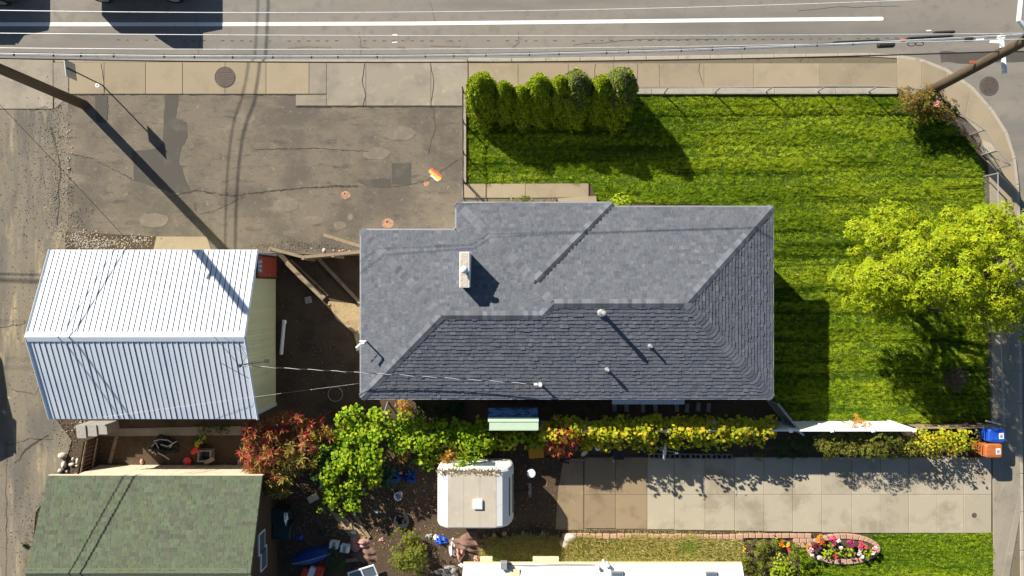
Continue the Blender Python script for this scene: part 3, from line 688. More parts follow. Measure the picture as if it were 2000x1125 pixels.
# roof pipes
def pipe(px, py, h, r, cap, m):
    for z in (4.2, 3.9, 3.6):
        p = P(px, py, z)
    zr = 3.4
    for _ in range(8):
        p = P(px, py, zr + h); zr = zs(p.x, p.y)
    o = MB().lathe((p.x, p.y, zr - .1), [(r, 0), (r, h + .1)], 12).build('vent_pipe', m, house, smooth=False)
    MB().lathe((p.x, p.y, zr - .06), [(r * 2.4, 0), (r * 2.2, .06 + r * .6), (r * 1.15, .13 + r * .6)], 12).build('flashing', M['steel'], o)
    if cap: MB().lathe((p.x, p.y, zr + h - .06), [(cap, 0), (cap, .1), (cap * .6, .15), (.01, .16)], 14).build('pipe_cap', m, o)
    return p, zr
pipe(1180, 612, .72, .065, .085, M['steel']); pipe(1273, 677, .3, .04, 0, M['steel']); pipe(1188, 723, .29, .04, .06, M['steel'])
pm, zm = pipe(1056, 752, .36, .035, .07, M['white'])
MB().box((pm.x - .17, pm.y + .03, zm + .36), (.12, .07, .07)).build('wire_clamp', M['white'], house)
# bracket arm on the west eave
pa = P(708, 681, 3.35); pb = P(724, 670, 3.8)
o = MB().tube([(XW - .05, pb.y, 3.0), (XW + .2, pb.y, 3.1), (XW + .28, pb.y, 3.85)], .03, 8).build('service_mast', M['steel'], house)
MB().tube([(XW + .28, pb.y, 3.84), (XW + .16, pb.y - .03, 3.88), (XW + .02, pb.y - .16, 3.86)], .045, 8).build('weatherhead', M['white'], o)
MB().tube([(XW + .3, pb.y, 3.6), (XW - .05, pb.y - .28, 3.55)], .015, 6).build('strut', M['steel'], o)

# ------------------------------------------------------------------ the garage with the white metal roof
gx0, gx1, gy0, gy1, gze, gzr = -16.3, -9.0, -4.64, 1.36, 2.6, 3.8
gym = (gy0 + gy1) / 2
gar = thing('garage', 'sage-green garage with white ribbed metal gable roof and red side door', 'garage', ((gx0 + gx1) / 2, gym, -.03))
gsl = (gzr - gze) / (gy1 - gym)
MB().prism([(gx0 + .2, gy0 + .12), (gx1 - .24, gy0 + .12), (gx1 - .24, gy1 - .12), (gx0 + .2, gy1 - .12)], -.1, gze - .06).build('wall', M['sage'], gar)
for xx in (gx0 + .2, gx1 - .26):
    g = MB(); b = 0
    for x in (xx, xx + .02):
        g.v += [(x, gy0 + .12, gze - .062), (x, gy1 - .12, gze - .062), (x, gym, gzr - .09)]
    g.f += [(0, 1, 2), (5, 4, 3), (0, 3, 4, 1), (1, 4, 5, 2), (2, 5, 3, 0)]; g.build('gable_wall', M['sage'], gar)
# vertical boards on the east wall, one by one
nb = 46; y0 = gy0 + .14; wdt = (gy1 - gy0 - .28) / nb
for i in range(nb):
    ya_, yb_ = y0 + i * wdt + .006, y0 + (i + 1) * wdt - .006
    zt = [gze - .07 + gsl * (gy1 - gym - abs(y - gym)) - .03 for y in (ya_, yb_)]
    x = gx1 - .236; t = .014
    mb = MB(); mb.v = [(x, ya_, .02), (x + t, ya_, .02), (x + t, yb_, .02), (x, yb_, .02), (x, ya_, zt[0]), (x + t, ya_, zt[0]), (x + t, yb_, zt[1]), (x, yb_, zt[1])]
    mb.f = [(3, 2, 1, 0), (4, 5, 6, 7), (0, 1, 5, 4), (1, 2, 6, 5), (2, 3, 7, 6), (3, 0, 4, 7)]
    mb.build('siding_board', M['sage'], gar)
# ribbed panels
npan = 39; pw = (gx1 - gx0) / npan
def panel_mesh(sgn):
    Ls = gy1 - gym - .02
    prof = [(-pw / 2 + .013, 0), (pw / 2 - .044, 0), (pw / 2 - .038, .022), (pw / 2 - .02, .022), (pw / 2 - .014, 0), (pw / 2 - .0125, 0)]
    V = []; k = len(prof)
    for y, z in ((Ls, -gsl * Ls), (.02, -gsl * .02)):
        V += [(x, sgn * y, z + h) for x, h in prof]
    V += [(x, y, z - .012) for x, y, z in V]
    F = [(i, i + 1, k + i + 1, k + i) for i in range(k - 1)] + [(2 * k + i, 3 * k + i, 3 * k + i + 1, 2 * k + i + 1) for i in range(k - 1)]
    F += [(i, 2 * k + i, 2 * k + i + 1, i + 1) for i in range(k - 1)] + [(0, k, 3 * k, 2 * k), (k - 1, 3 * k - 1, 4 * k - 1, 2 * k - 1)]
    if sgn > 0: F = [f[::-1] for f in F]
    me = bpy.data.meshes.new('roof_panel'); me.from_pydata(V, [], F); me.materials.append(M['wmetal']); me.update(); return me
for sgn in (1, -1):
    me = panel_mesh(sgn)
    for i in range(npan):
        o = bpy.data.objects.new('roof_panel', me); _link(o, gar, (gx0 + pw * (i + .5), gym, gzr + rnd.uniform(-.003, .003)))
for sgn in (1, -1):
    yy = gy1 if sgn > 0 else gy0
    u = MB(); u.v = [(gx0 + .03, gym, gzr - .05), (gx1 - .03, gym, gzr - .05), (gx1 - .03, yy - sgn * .04, gze - .03), (gx0 + .03, yy - sgn * .04, gze - .03)]; u.f = [(0, 1, 2, 3)]; u.build('roof_underlay', M['dark'], gar)
rc = MB()
for x in (gx0 - .03, gx1 + .03):
    rc.v += [(x, gym + .16, gzr - gsl * .16 + .04), (x, gym, gzr + .055), (x, gym - .16, gzr - gsl * .16 + .04), (x, gym - .165, gzr - gsl * .16 + .01), (x, gym, gzr + .03), (x, gym + .165, gzr - gsl * .16 + .01)]
rc.f = [(0, 1, 7, 6), (1, 2, 8, 7), (2, 3, 9, 8), (3, 4, 10, 9), (4, 5, 11, 10), (5, 0, 6, 11), (0, 5, 4, 1), (1, 4, 3, 2), (6, 7, 10, 11), (7, 8, 9, 10)]
rc.build('ridge_cap', M['wmetal'], gar)
for x in (gx0 - .02, gx1 + .025):
    for sgn in (1, -1):
        MB().tube([(x, gym, gzr + .01), (x, gym + sgn * (gy1 - gym), gze + .01)], .045, 4).build('rake_trim', M['wmetal'], gar)
for y in (gy0 + .1, gy1 - .1):
    MB().box((gx1 - .215, y, 1.27), (.05, .1, 2.55)).build('corner_trim', M['wmetal'], gar)
for y in (gy0 + .02, gy1 - .02):
    MB().box(((gx0 + gx1) / 2, y, gze - .06), (gx1 - gx0 - .1, .03, .1)).build('fascia', M['wmetal'], gar)
# red side door with a small lamp over it
dy = P(540, 523).y
dr = MB().box((gx1 - .205, dy, 1.02), (.05, .74, 2.0)).build('door', M['red'], gar)
for s in (-1, 1): MB().box((gx1 - .2, dy + s * .41, 1.03), (.06, .07, 2.08)).build('door_frame', M['brownwood'], dr)
MB().box((gx1 - .2, dy, 2.075), (.06, .88, .07)).build('door_frame', M['brownwood'], dr)
MB().lathe((gx1 - .15, dy - .28, 1.0), [(.03, 0), (.035, .03), (.01, .05)], 10, (1, 0, 0)).build('door_knob', M['steel'], dr)
o = MB().box((gx1 - .13, dy, 2.0), (.16, .5, .03), ry=.3).build('door_canopy', M['steel'], gar)
for k in (-1, 0, 1): MB().box((gx1 - .1, dy + k * .15, 2.04), (.14, .09, .014), ry=.3, rz=.5 * k).build('canopy_slat', M['white'], o)
# wire mast and television aerial at the ridge end
am = P(470, 714, 4.1)
MB().tube([(am.x, am.y, 3.2), (am.x, am.y, 4.15)], .025, 8).build('service_mast', M['steel'], gar)
MB().lathe((am.x, am.y, 4.12), [(.05, 0), (.06, .05), (.03, .1)], 10).build('weatherhead', M['dark'], gar)
bo = MB().tube([(am.x - .02, am.y + .01, 4.0), (am.x + .55, am.y + .09, 4.02), (am.x + .85, am.y + .14, 4.02)], .014, 6).build('aerial_boom', M['dark'], gar)
for i, t in enumerate((.12, .25, .36, .46, .55)):
    c = Vector((am.x + t, am.y + t * .16, 4.03)); MB().tube([c + Vector((-.015, .09 - .008 * i, 0)), c + Vector((.015, -.09 + .008 * i, 0))], .007, 5).build('aerial_rod', M['dark'], bo)
MB().box((am.x + .84, am.y + .14, 4.02), (.16, .12, .03)).build('aerial_reflector', M['dark'], bo)
# two loose bent wires on the roof beside the mast
MB().tube([P(432, 709, 3.9), P(455, 722, 3.85), P(486, 739, 3.75)], .01, 5).build('guy_wire', M['cable'], gar)
MB().tube([P(455, 664, 3.85), P(470, 676, 3.9), P(482, 695, 4.0), P(470, 714, 4.1)], .008, 5).build('guy_wire', M['cable'], gar)
# lean-to sheet at the garage's south-west corner (blue-grey boards in the shade)
for i, x in enumerate((176, 195, 213)):
    MB().prism(XY([(x, 822), (x + 18, 822), (x + 20, 846 - i * 3), (x + 3, 846 - i * 3)]), -.1, .9 - .05 * i).build('lean_to_panel', M['block'], gar)

# ------------------------------------------------------------------ the green-roofed shed
sx0, sx1, sye, syr, sze, szr = -16.42, -8.83, -6.64, -9.62, 2.55, 3.65
shed = thing('shed', 'wide shed with mottled green shingle roof in the bottom left corner', 'shed', ((sx0 + sx1) / 2, syr, -.03))
sl = (szr - sze) / (sye - syr); ysb = 2 * syr - sye
roof_plane(shed, 'roof_slope', [[(sx0, sye, sze), (sx0, syr, szr), (sx1, syr, szr), (sx1, sye, sze)]], M['gshingle'], .14, .1, .26, sze, 31)
roof_plane(shed, 'roof_slope', [[(sx0, ysb, sze), (sx1, ysb, sze), (sx1, syr, szr), (sx0, syr, szr)]], M['gshingle'], .15, .16, .36, sze, 32)
ridge_caps(shed, (sx0, syr, szr), (sx1, syr, szr), (0, sl, 1), (0, -sl, 1), M['gshingle'], .19)
w = MB(); X0, X1, Y0, Y1 = sx0 + .3, sx1 - .34, ysb + .3, sye - .3
for x in (X0, X1): w.v += [(x, Y0, -.1), (x, Y1, -.1), (x, Y1, sze), (x, syr, szr - .12), (x, Y0, sze)]
w.f = [(0, 1, 2, 3, 4), (9, 8, 7, 6, 5), (0, 5, 6, 1), (1, 6, 7, 2), (2, 7, 8, 3), (3, 8, 9, 4), (4, 9, 5, 0)]
w.build('wall', M['brownwood'], shed)
for i in range(12):
    bw0 = (X1 - X0) / 12; MB().box((X0 + bw0 * (i + .5), Y1 + .012, 1.2), (bw0 - .008, .022, 2.5)).build('wall_board', M['creamwall'], shed)
MB().box(((sx0 + sx1) / 2, sye + .012, sze - .07), (sx1 - sx0, .025, .1)).build('fascia', M['creamwall'], shed)
for i, y in enumerate((-9.3, -9.95)):
    f = MB().box((X1 + .02, y, 1.75 - .2 * i), (.05, .8, .62)).build('window', M['white'], shed); MB().box((X1 + .026, y, 1.75 - .2 * i), (.05, .7, .5)).build('pane', M['glass'], f)

# ------------------------------------------------------------------ white-roofed house at the bottom edge
wh = thing('house', 'house with flat-looking white membrane roof cut by the bottom edge', 'house', (3.1, -11.5, -.03))
wz, wy0 = 2.4, P(1000, 1101, 2.4).y
wxa, wxb = P(905, 1101, wz).x, P(1449, 1101, wz).x
rf = MB()
prof = [(wy0, wz), (wy0 - 2.6, wz + .7), (wy0 - 5.2, wz)]
for x in (wxa, wxb):
    for dz in (0, -.14):
        rf.v += [(x + (.25 if x > 0 else -.2) * (i == 1), y, z + dz) for i, (y, z) in enumerate(prof)]
rf.f = [(0, 1, 7, 6)[::-1], (1, 2, 8, 7)[::-1], (3, 4, 10, 9), (4, 5, 11, 10), (0, 3, 9, 6)[::1], (2, 8, 11, 5), (0, 1, 4, 3), (1, 2, 5, 4), (6, 9, 10, 7), (7, 10, 11, 8)]
rfo = rf.build('roof', M['flatroof'], wh)
MB().prism([(wxa + .35, -10.75), (wxb - .45, -10.75), (wxb - .45, wy0 - 4.9), (wxa + .35, wy0 - 4.9)], -.1, 2.28).build('wall', M['whitewall'], wh)
MB().box(((wxa + wxb) / 2, wy0 + .02, wz - .05), (wxb - wxa, .03, .1)).build('fascia', M['cream'], wh)
for px, py, wd in ((1205, 1124, .42), (1389, 1125, .40)):
    p = P(px, py, 2.56); s = MB().box((p.x, p.y, 2.53), (wd, .3, .1)).build('skylight', M['steel'], rfo); MB().box((p.x, p.y, 2.585), (wd - .08, .22, .02)).build('pane', M['glass'], s)
p = P(984, 1105, 2.6); o = MB().box((p.x, p.y, 2.53), (.24, .26, .22)).build('vent_box', M['steel'], rfo, bevel=.01); MB().box((p.x + .16, p.y, 2.53), (.05, .2, .26)).build('vent_arm', M['dark'], o)
for px, py in ((1180, 1101), (1187, 1104), (1167, 1108)):
    p = P(px, py, 2.6); MB().lathe((p.x, p.y, 2.33), [(.05, 0), (.05, .25), (.065, .26), (.065, .3)], 10).build('vent_pipe', M['white'], rfo)
for a, b_, zc in ((938, 962, 2.2), (1041, 1092, 2.2)):
    pa_, pb_ = P(a, 1093, zc), P(b_, 1103, zc); MB().box(((pa_.x + pb_.x) / 2, (pa_.y + pb_.y) / 2, zc - .1), (pb_.x - pa_.x, abs(pa_.y - pb_.y) + .1, .2)).build('window_awning', M['cream'], wh, bevel=.01)
p = P(1005, 1122, 2.6); o = MB().box((p.x, p.y, 2.5), (.36, .3, .05)).build('roof_patch', M['cream'], rfo)
MB().tube([P(985, 1103, 2.47), P(1040, 1104, 2.47), P(1100, 1102, 2.47), P(1165, 1103, 2.47)], .012, 5).build('roof_cable', M['dark'], rfo)
# ------------------------------------------------------------------ poles, wires, signs
pl = P(165, 205)
po = thing('utility_pole', 'thick dark wooden utility pole leaning out of the left edge', 'utility pole', (pl.x, pl.y, 0))
MB().tube([(pl.x, pl.y, -.1), (pl.x, pl.y, 5), (pl.x, pl.y, 10.4)], [.185, .165, .14], 14).build('pole_shaft', M['pole'], po, smooth=True)
MB().lathe((pl.x, pl.y, 10.4), [(.05, 0), (.07, .06), (.05, .12), (.07, .18), (.03, .22)], 12).build('insulator', M['steel'], po)
MB().box((pl.x + .05, pl.y - .28, 8.5), (.09, .5, .09)).build('bracket', M['wood'], po)
pr = P(1791, 191)
def prp(z): return Vector((pr.x + .0 * z, pr.y + .035 * z, z))
po2 = thing('utility_pole', 'tall tan wooden utility pole rising from the rose bush at the street corner', 'utility pole', (pr.x, pr.y, 0))
MB().tube([prp(-.1), prp(2), prp(5), prp(10)], [.19, .18, .165, .14], 16).build('pole_shaft', M['pole'], po2, smooth=True)
# hardware on it
a = P(1956, 74, 4.2); b = P(1956, 146, 4.0)
o = MB().tube([(a.x, a.y, 4.2), (b.x, b.y, 4.15)], .075, 10).build('standoff_arm', M['white'], po2)
MB().tube([prp(4.17), (a.x, prp(4.17).y, 4.17)], .035, 8).build('arm_mount', M['steel'], o)
MB().lathe((a.x, a.y + .02, 4.12), [(.11, 0), (.12, .08), (.08, .16)], 12).build('insulator', M['white'], o)
a = prp(4.9); MB().tube([a, a + Vector((-.25, .25, .02)), P(1935, 82, 4.6)], .05, 8).build('bracket', M['white'], po2)
a = prp(3.7); MB().box(a + Vector((-.3, .06, 0)), (.14, .07, .06)).build('marker_tag', M['red'], po2)
a = prp(6.0); MB().tube([a, P(1990, 40, 6.2), P(2000, -60, 6.5)], .07, 8).build('lamp_arm', M['white'], po2)
c = P(2000, -60, 6.5); MB().box(c + Vector((0, .25, -.03)), (.25, .6, .1)).build('lamp_head', M['steel'], po2, bevel=.02)
MB().box(prp(8.7), (.12, 2.2, .12)).build('crossarm', M['wood'], po2)

def span(a, b, sag, n=26):
    a, b = Vector(a), Vector(b); out = []
    for i in range(n + 1):
        t = i / n; p = a.lerp(b, t); p.z -= 4 * sag * t * (1 - t); out.append(p)
    return out
def wire(name, label, a, b, sag, r, m, west=None, east=None, seg=6):
    pts = span(a, b, sag)
    if west: pts = span(west, a, sag * .7, 8)[:-1] + pts
    if east: pts = pts + span(b, east, sag * .7, 8)[1:]
    return tag(MB().tube(pts, r, seg).build(name, m, smooth=True), label, 'wire')
LX, RX = pl.x, 15.82
wire('power_line', 'bright bare power line, uppermost of the wires along the street', (LX, 7.15, 9.37), (RX, 7.9, 8.6), .78, .011, M['alu'], (-48, 7, 9.4), (48, 8.6, 8.8))
wire('power_line', 'thin grey wire just below the painted white road line', (LX, 6.85, 8.5), (RX, 7.2, 7.5), .25, .009, M['alu'], (-48, 6.8, 8.5), (48, 7.4, 7.6))
wire('power_line', 'bright bare wire midway between the painted line and the sidewalk', (LX, 6.85, 7.35), (RX, 7.4, 6.5), .5, .0095, M['alu'], (-48, 6.8, 7.4), (48, 7.6, 6.6))
cb_a, cb_b, cb_s = Vector((LX, 7.0, 6.43)), Vector((RX, 7.8, 5.75)), 1.0
bund = thing('cable_bundle', 'thick lashed bundle of pale and black cables above the sidewalk edge', 'cable', (0, 7.4, 5.1))
for dy_, dz_, r, m, nm in ((0, .05, .012, M['alu'], 'messenger_strand'), (-.035, 0, .018, M['alu'], 'pale_cable'), (.04, -.01, .016, M['cable'], 'black_cable')):
    o_ = Vector((0, dy_, dz_))
    pts = span(Vector((-48, 6.9, 6.5)) + o_, cb_a + o_, .8, 8)[:-1] + span(cb_a + o_, cb_b + o_, cb_s) + span(cb_b + o_, Vector((48, 8.6, 5.9)) + o_, .8, 8)[1:]
    MB().tube(pts, r, 6).build(nm, m, bund, smooth=True)
def on_bundle(px):
    for t in np.linspace(0, 1, 800):
        p = cb_a.lerp(cb_b, t); p.z -= 4 * cb_s * t * (1 - t)
        if 1000 + p.x / (G * (CAM_H - p.z) / CAM_H) >= px: return p
    return cb_b
def along(pxa, pxb, dy_, r, m, nm, cap=True, seg=10):
    a, b = on_bundle(pxa), on_bundle(pxb); d = Vector((0, dy_, 0))
    return MB().tube([a + d, a.lerp(b, .08) + d, a.lerp(b, .92) + d, b + d], [r * .5, r, r, r * .5], seg).build(nm, m, bund)
for i in range(24):
    x = 20 + i * 72 + rnd.uniform(-20, 20); p = on_bundle(x); MB().box(p, (.03, .12, .05)).build('lashing_clip', M['cable'], bund)
along(1712, 1746, -.11, .085, M['cable'], 'splice_case'); along(1626, 1716, .06, .03, M['cable'], 'cable_sleeve'); along(1756, 1767, .02, .045, M['red'], 'red_marker')
along(1822, 1864, .2, .05, M['cable'], 'splice_case'); along(1770, 1860, .08, .035, M['cable'], 'cable_sleeve'); along(1884, 1900, -.05, .07, M['cable'], 'splice_case'); along(1905, 1920, -.09, .03, M['white'], 'drop_clamp')
for cx in (1781, 1796):
    c = on_bundle(cx) + Vector((0, -.1, -.05)); pts = [c + Vector((math.cos(t) * .13, math.sin(t) * .06, 0)) for t in np.linspace(0, 6.28, 14)]
    MB().tube(pts, .012, 5, cap=False).build('cable_coil', M['cable'], bund)
wire('telephone_cable', 'black sagging cable, lowest of the wires over the sidewalk', (LX, 7.0, 6.0), (RX, 7.6, 4.8), .73, .022, M['cable'], (-48, 6.9, 6.0), (48, 7.8, 5.0))
wire('service_wire', 'thin dark wire from the left pole to the metal garage roof', (LX, 7.0, 6.5), (am.x, am.y, 4.16), .25, .008, M['cable'])
# twisted service drop between the two buildings: three strands
sd = thing('service_drop', 'twisted pale and black wire from the garage ridge to the house mast', 'wire', (am.x, am.y, 4.1))
e = Vector((pm.x - .2, pm.y + .03, zm + .36)); base = span((am.x, am.y, 4.15), e, .18, 90)
for k, m in enumerate((M['alu'], M['cable'], M['cable'])):
    MB().tube([p + Vector((0, math.cos(i * .9 + 2.1 * k), math.sin(i * .9 + 2.1 * k))) * .011 for i, p in enumerate(base)], .0065, 5).build('strand', m, sd)
wire('service_wire', 'thin wire low over the shaded yard to the west eave of the house', P(170, 819, 3.3), P(709, 748, 3.1), .12, .004, M['steel'])
for k, (x0, z0) in enumerate(((-16.75, 6.05), (-16.75, 5.7))):
    ctl = [(x0 + .5, 30, z0 + .3), (x0 + .42, 22, z0 + .05), (x0 + .3, 17, z0), (x0 + .05, 14.6, z0), (x0 - .5, 12.8, z0), (x0 - .75, 10, z0), (x0 - .8, 6, z0 + .05), (x0 - .6, 0, z0 + .1), (x0 - .45, -7, z0), (x0 - .45, -14, z0), (x0 - .5, -40, z0 + .5)]
    pts = []
    for i in range(len(ctl) - 1):
        p0, p1, p2, p3 = (Vector(ctl[max(0, min(len(ctl) - 1, i + q))]) for q in (-1, 0, 1, 2))
        for t in np.linspace(0, 1, 6)[:-1]:
            pts.append(.5 * ((2 * p1) + (p2 - p0) * t + (2 * p0 - 5 * p1 + 4 * p2 - p3) * t * t + (3 * p1 - p0 - 3 * p2 + p3) * t ** 3))
    pts.append(Vector(ctl[-1]))
    tag(MB().tube(pts, .026 - .008 * k, 6).build('alley_cable', M['cable'], smooth=True), ('thicker' if k == 0 else 'thinner') + ' cable along the alley whose shadow crosses the parking lot', 'cable')

# road sign seen from above
p = P(201, 167)
sg = thing('road_sign', 'road sign on a thin post at the lot entrance, seen edge-on', 'sign', (p.x, p.y, 0))
MB().tube([(p.x, p.y, -.05), (p.x, p.y, 2.25)], .025, 8).build('post', M['dark'], sg)
MB().box((p.x - .035, p.y, 1.93), (.02, .62, .62), rz=.12).build('sign_plate', M['steel'], sg)
MB().box((p.x - .02, p.y, 1.93), (.01, .05, .5), rz=.12).build('sign_bracket', M['dark'], sg)
p = P(191, 167); tag(MB().lathe((p.x, p.y, .02), [(.085, 0), (.085, .012), (.04, .014), (.035, .004)], 18).build('valve_cover', M['white']), 'small pale round valve cover on the sidewalk slab beside the road sign', 'cover')
def manhole(px, py, r, z, label, ring):
    p = P(px, py)
    t = thing('manhole_cover', label, 'manhole cover', (p.x, p.y, z))
    MB().lathe((p.x, p.y, z - .05), [(r * ring, 0), (r * ring, .056), (r * 1.03, .058), (r * 1.03, .05)], 36).build('frame', M['patch'] if ring > 1.2 else M['iron'], t)
    MB().lathe((p.x, p.y, z - .05), [(r, 0), (r, .06)], 36).build('lid', M['iron'], t)
    for k in range(3):
        aa = k * 2.1 + .6; MB().lathe((p.x + math.cos(aa) * r * .45, p.y + math.sin(aa) * r * .45, z + .01), [(.025, 0), (.02, .004)], 8).build('pick_hole', M['dark'], t)
    for k in range(-3, 4):
        L = math.sqrt(max(.01, r * r - (k * r / 4) ** 2)) * 1.7; MB().box((p.x, p.y + k * r / 4, z + .012), (L, .012, .006)).build('tread_bar', M['iron'], t)
manhole(440, 151, .37, .027, 'round rusty manhole cover set in the pale sidewalk slab', 1.1)
manhole(1935, 166.5, .28, -.1, 'round dark manhole cover in the side street by the kerb', 1.35)
p = P(1902, 1006); tag(MB().lathe((p.x, p.y, .018), [(.1, 0), (.1, .01), (.07, .014)], 16).build('drain_cap', M['iron']), 'small round iron cap in the lower driveway slab', 'drain cap')

# ------------------------------------------------------------------ vehicles on the street (both half outside the frame)
def wheel(t, x, y, r, w=.2, s=-1):
    wh_ = MB().lathe((x, y, r - .105), [(r * .6, -w / 2), (r * .93, -w / 2), (r, -w / 2 + .04), (r, w / 2 - .04), (r * .93, w / 2), (r * .6, w / 2)], 22, (0, 1, 0)).build('wheel', M['rubber'], t)
    MB().lathe((x, y, r - .105), [(r * .58, -w / 2 - .004), (r * .3, -w / 2 + .02), (r * .58, w / 2 + .004)], 18, (0, 1, 0)).build('rim', M['steel'], wh_)
def loft(st, m, name, parent, y):
    """stations (x, half width, z bottom, z top, half width at the top)"""
    b = MB()
    for x, hw, zb, zt, ht in st:
        b.v += [(x, y - hw, zb), (x, y - hw, zb + (zt - zb) * .55), (x, y - ht, zt), (x, y + ht, zt), (x, y + hw, zb + (zt - zb) * .55), (x, y + hw, zb)]
    n = len(st)
    for i in range(n - 1):
        for k in range(6):
            q = (k + 1) % 6; b.f.append((6 * i + k, 6 * i + q, 6 * i + 6 + q, 6 * i + 6 + k))
    b.f.append(tuple(range(5, -1, -1))); b.f.append(tuple(range(6 * (n - 1), 6 * n)))
    return b.build(name, m, parent, bevel=.02)
tx, ty = P(278, 3).x, P(278, 3).y + .85
truck = thing('pickup_truck', 'red pickup truck on the road, mostly beyond the top edge', 'truck', (tx, ty, -.105))
x0 = tx - 2.15
loft([(x0, .84, .35, .95, .8), (x0 + .05, .86, .3, 1.0, .83), (x0 + 1.75, .87, .3, 1.02, .84), (x0 + 2.95, .87, .28, 1.02, .82), (x0 + 4.1, .84, .3, .92, .74), (x0 + 4.3, .78, .35, .75, .7)], M['carred'], 'body', truck, ty)
loft([(x0 + 1.28, .8, .98, 1.2, .74), (x0 + 1.42, .8, .98, 1.66, .66), (x0 + 2.5, .8, .98, 1.68, .66), (x0 + 3.0, .8, .98, 1.05, .74)], M['carred'], 'cab', truck, ty)
MB().box((x0 + .68, ty, .98), (1.1, 1.4, .12)).build('cargo_bed', M['dark'], truck)
for s in (-1, 1):
    MB().box((x0 + 1.98, ty + s * .745, 1.32), (.85, .04, .34), rx=-s * .2).build('side_window', M['glass'], truck)
    wheel(truck, x0 + .75, ty + s * .78, .36); wheel(truck, x0 + 3.5, ty + s * .78, .36)
    MB().box((x0 + .0, ty + s * .74, .75), (.06, .14, .25)).build('tail_light', M['redplastic'], truck)
    MB().box((x0 + 4.24, ty + s * .6, .66), (.1, .25, .12)).build('headlight', M['white'], truck)
MB().box((x0 + 2.76, ty, 1.36), (.04, 1.2, .62), ry=-.9).build('windscreen', M['glass'], truck)
cx, cy = P(-55, 12).x, P(-55, 10).y + .88
car = thing('car', 'dark grey car cut off by the top left corner', 'car', (cx, cy, -.105))
x0 = cx - 2.15
loft([(x0, .8, .35, .8, .74), (x0 + .3, .87, .25, .95, .8), (x0 + 2.9, .88, .22, .98, .8), (x0 + 4.0, .86, .25, .86, .74), (x0 + 4.3, .76, .32, .66, .66)], M['cargrey'], 'body', car, cy)
loft([(x0 + .35, .76, .93, 1.0, .7), (x0 + .9, .76, .93, 1.38, .6), (x0 + 2.1, .76, .93, 1.42, .6), (x0 + 2.95, .76, .93, 1.0, .72)], M['cargrey'], 'cabin', car, cy)
MB().box((x0 + 2.55, cy, 1.22), (.03, 1.2, .9), ry=-1.1).build('windscreen', M['glass'], car)
for s in (-1, 1):
    MB().box((x0 + 1.55, cy + s * .705, 1.18), (1.3, .04, .3), rx=-s * .3).build('side_window', M['glass'], car)
    wheel(car, x0 + .85, cy + s * .78, .33); wheel(car, x0 + 3.45, cy + s * .78, .33)
    MB().box((x0 + 4.22, cy + s * .6, .62), (.1, .28, .12)).build('headlight', M['white'], car)

# ------------------------------------------------------------------ fences
def chainlink(name, label, pts_px, h, pm_=M['steel'], posts=True, cell=.09):
    base = [P(a, b) for a, b in pts_px]
    f = thing(name, label, 'fence', base[0])
    mesh = MB()
    for i, q in enumerate(base):
        MB().tube([q + Vector((0, 0, -.05)), q + Vector((0, 0, h + .03))], .028, 8).build('post', pm_, f)
        if i:
            a = base[i - 1]; MB().tube([a + Vector((0, 0, h)), q + Vector((0, 0, h))], .018, 6).build('top_rail', pm_, f)
            L = (q - a).length; d = (q - a).normalized(); n = int(L / cell)
            for k in range(n):
                for sg_ in (1, -1):
                    s0 = k * cell; s1 = s0 + sg_ * h * .9
                    t1 = min(1.0, abs((max(0, min(L, s1)) - s0) / (h * .9)))
                    mesh.tube([a + d * s0 + Vector((0, 0, .05)), a + d * (s0 + sg_ * h * .9 * t1) + Vector((0, 0, .05 + (h - .05) * t1))], .0022, 3, cap=False)
    mesh.build('wire_mesh', pm_, f)
    return f
chainlink('chain_link_fence', 'low chain-link fence along the north edge of the lawn', [(1198, 183), (1296, 183), (1395, 182), (1494, 181), (1595, 180), (1694, 180), (1790, 186)], .78)
chainlink('chain_link_fence', 'chain-link fence curving round the street corner beside the roses', [(1800, 192), (1850, 232), (1896, 263), (1919, 302)], .8)
chainlink('chain_link_fence', 'chain-link fence along the east edge of the lawn under the tree', [(1921, 345), (1922, 440), (1924, 540), (1926, 640), (1930, 740), (1933, 824)], .8)
gt = thing('fence_gate', 'small open metal gate frame in the corner chain-link fence', 'gate', P(1919, 304))
a, b_ = P(1920, 303), P(1944, 330)
for zz in (.12, .85): MB().tube([a + Vector((0, 0, zz)), b_ + Vector((0, 0, zz))], .022, 6).build('gate_rail', M['steel'], gt)
for q in (a, b_): MB().tube([q + Vector((0, 0, .1)), q + Vector((0, 0, .87))], .022, 6).build('gate_stile', M['steel'], gt)
MB().tube([a + Vector((0, 0, .12)), b_ + Vector((0, 0, .85))], .014, 6).build('gate_brace', M['steel'], gt)
chainlink('chain_link_fence', 'chain-link fence down the west edge of the lawn to the steps', [(906, 182), (906.5, 242), (907, 302), (907, 356)], .8, M['dark'])
hr = thing('handrail', 'black iron handrail beside the path at the wing of the house', 'handrail', P(908, 370))
rail = [P(907, 356), P(908, 392), P(945, 393)]
for q in rail + [P(918, 364)]: MB().tube([q, q + Vector((0, 0, .85))], .02, 6).build('post', M['dark'], hr)
MB().tube([q + Vector((0, 0, .85)) for q in rail], .022, 6).build('top_rail', M['dark'], hr)
MB().tube([q + Vector((0, 0, .45)) for q in rail], .015, 6).build('middle_rail', M['dark'], hr)

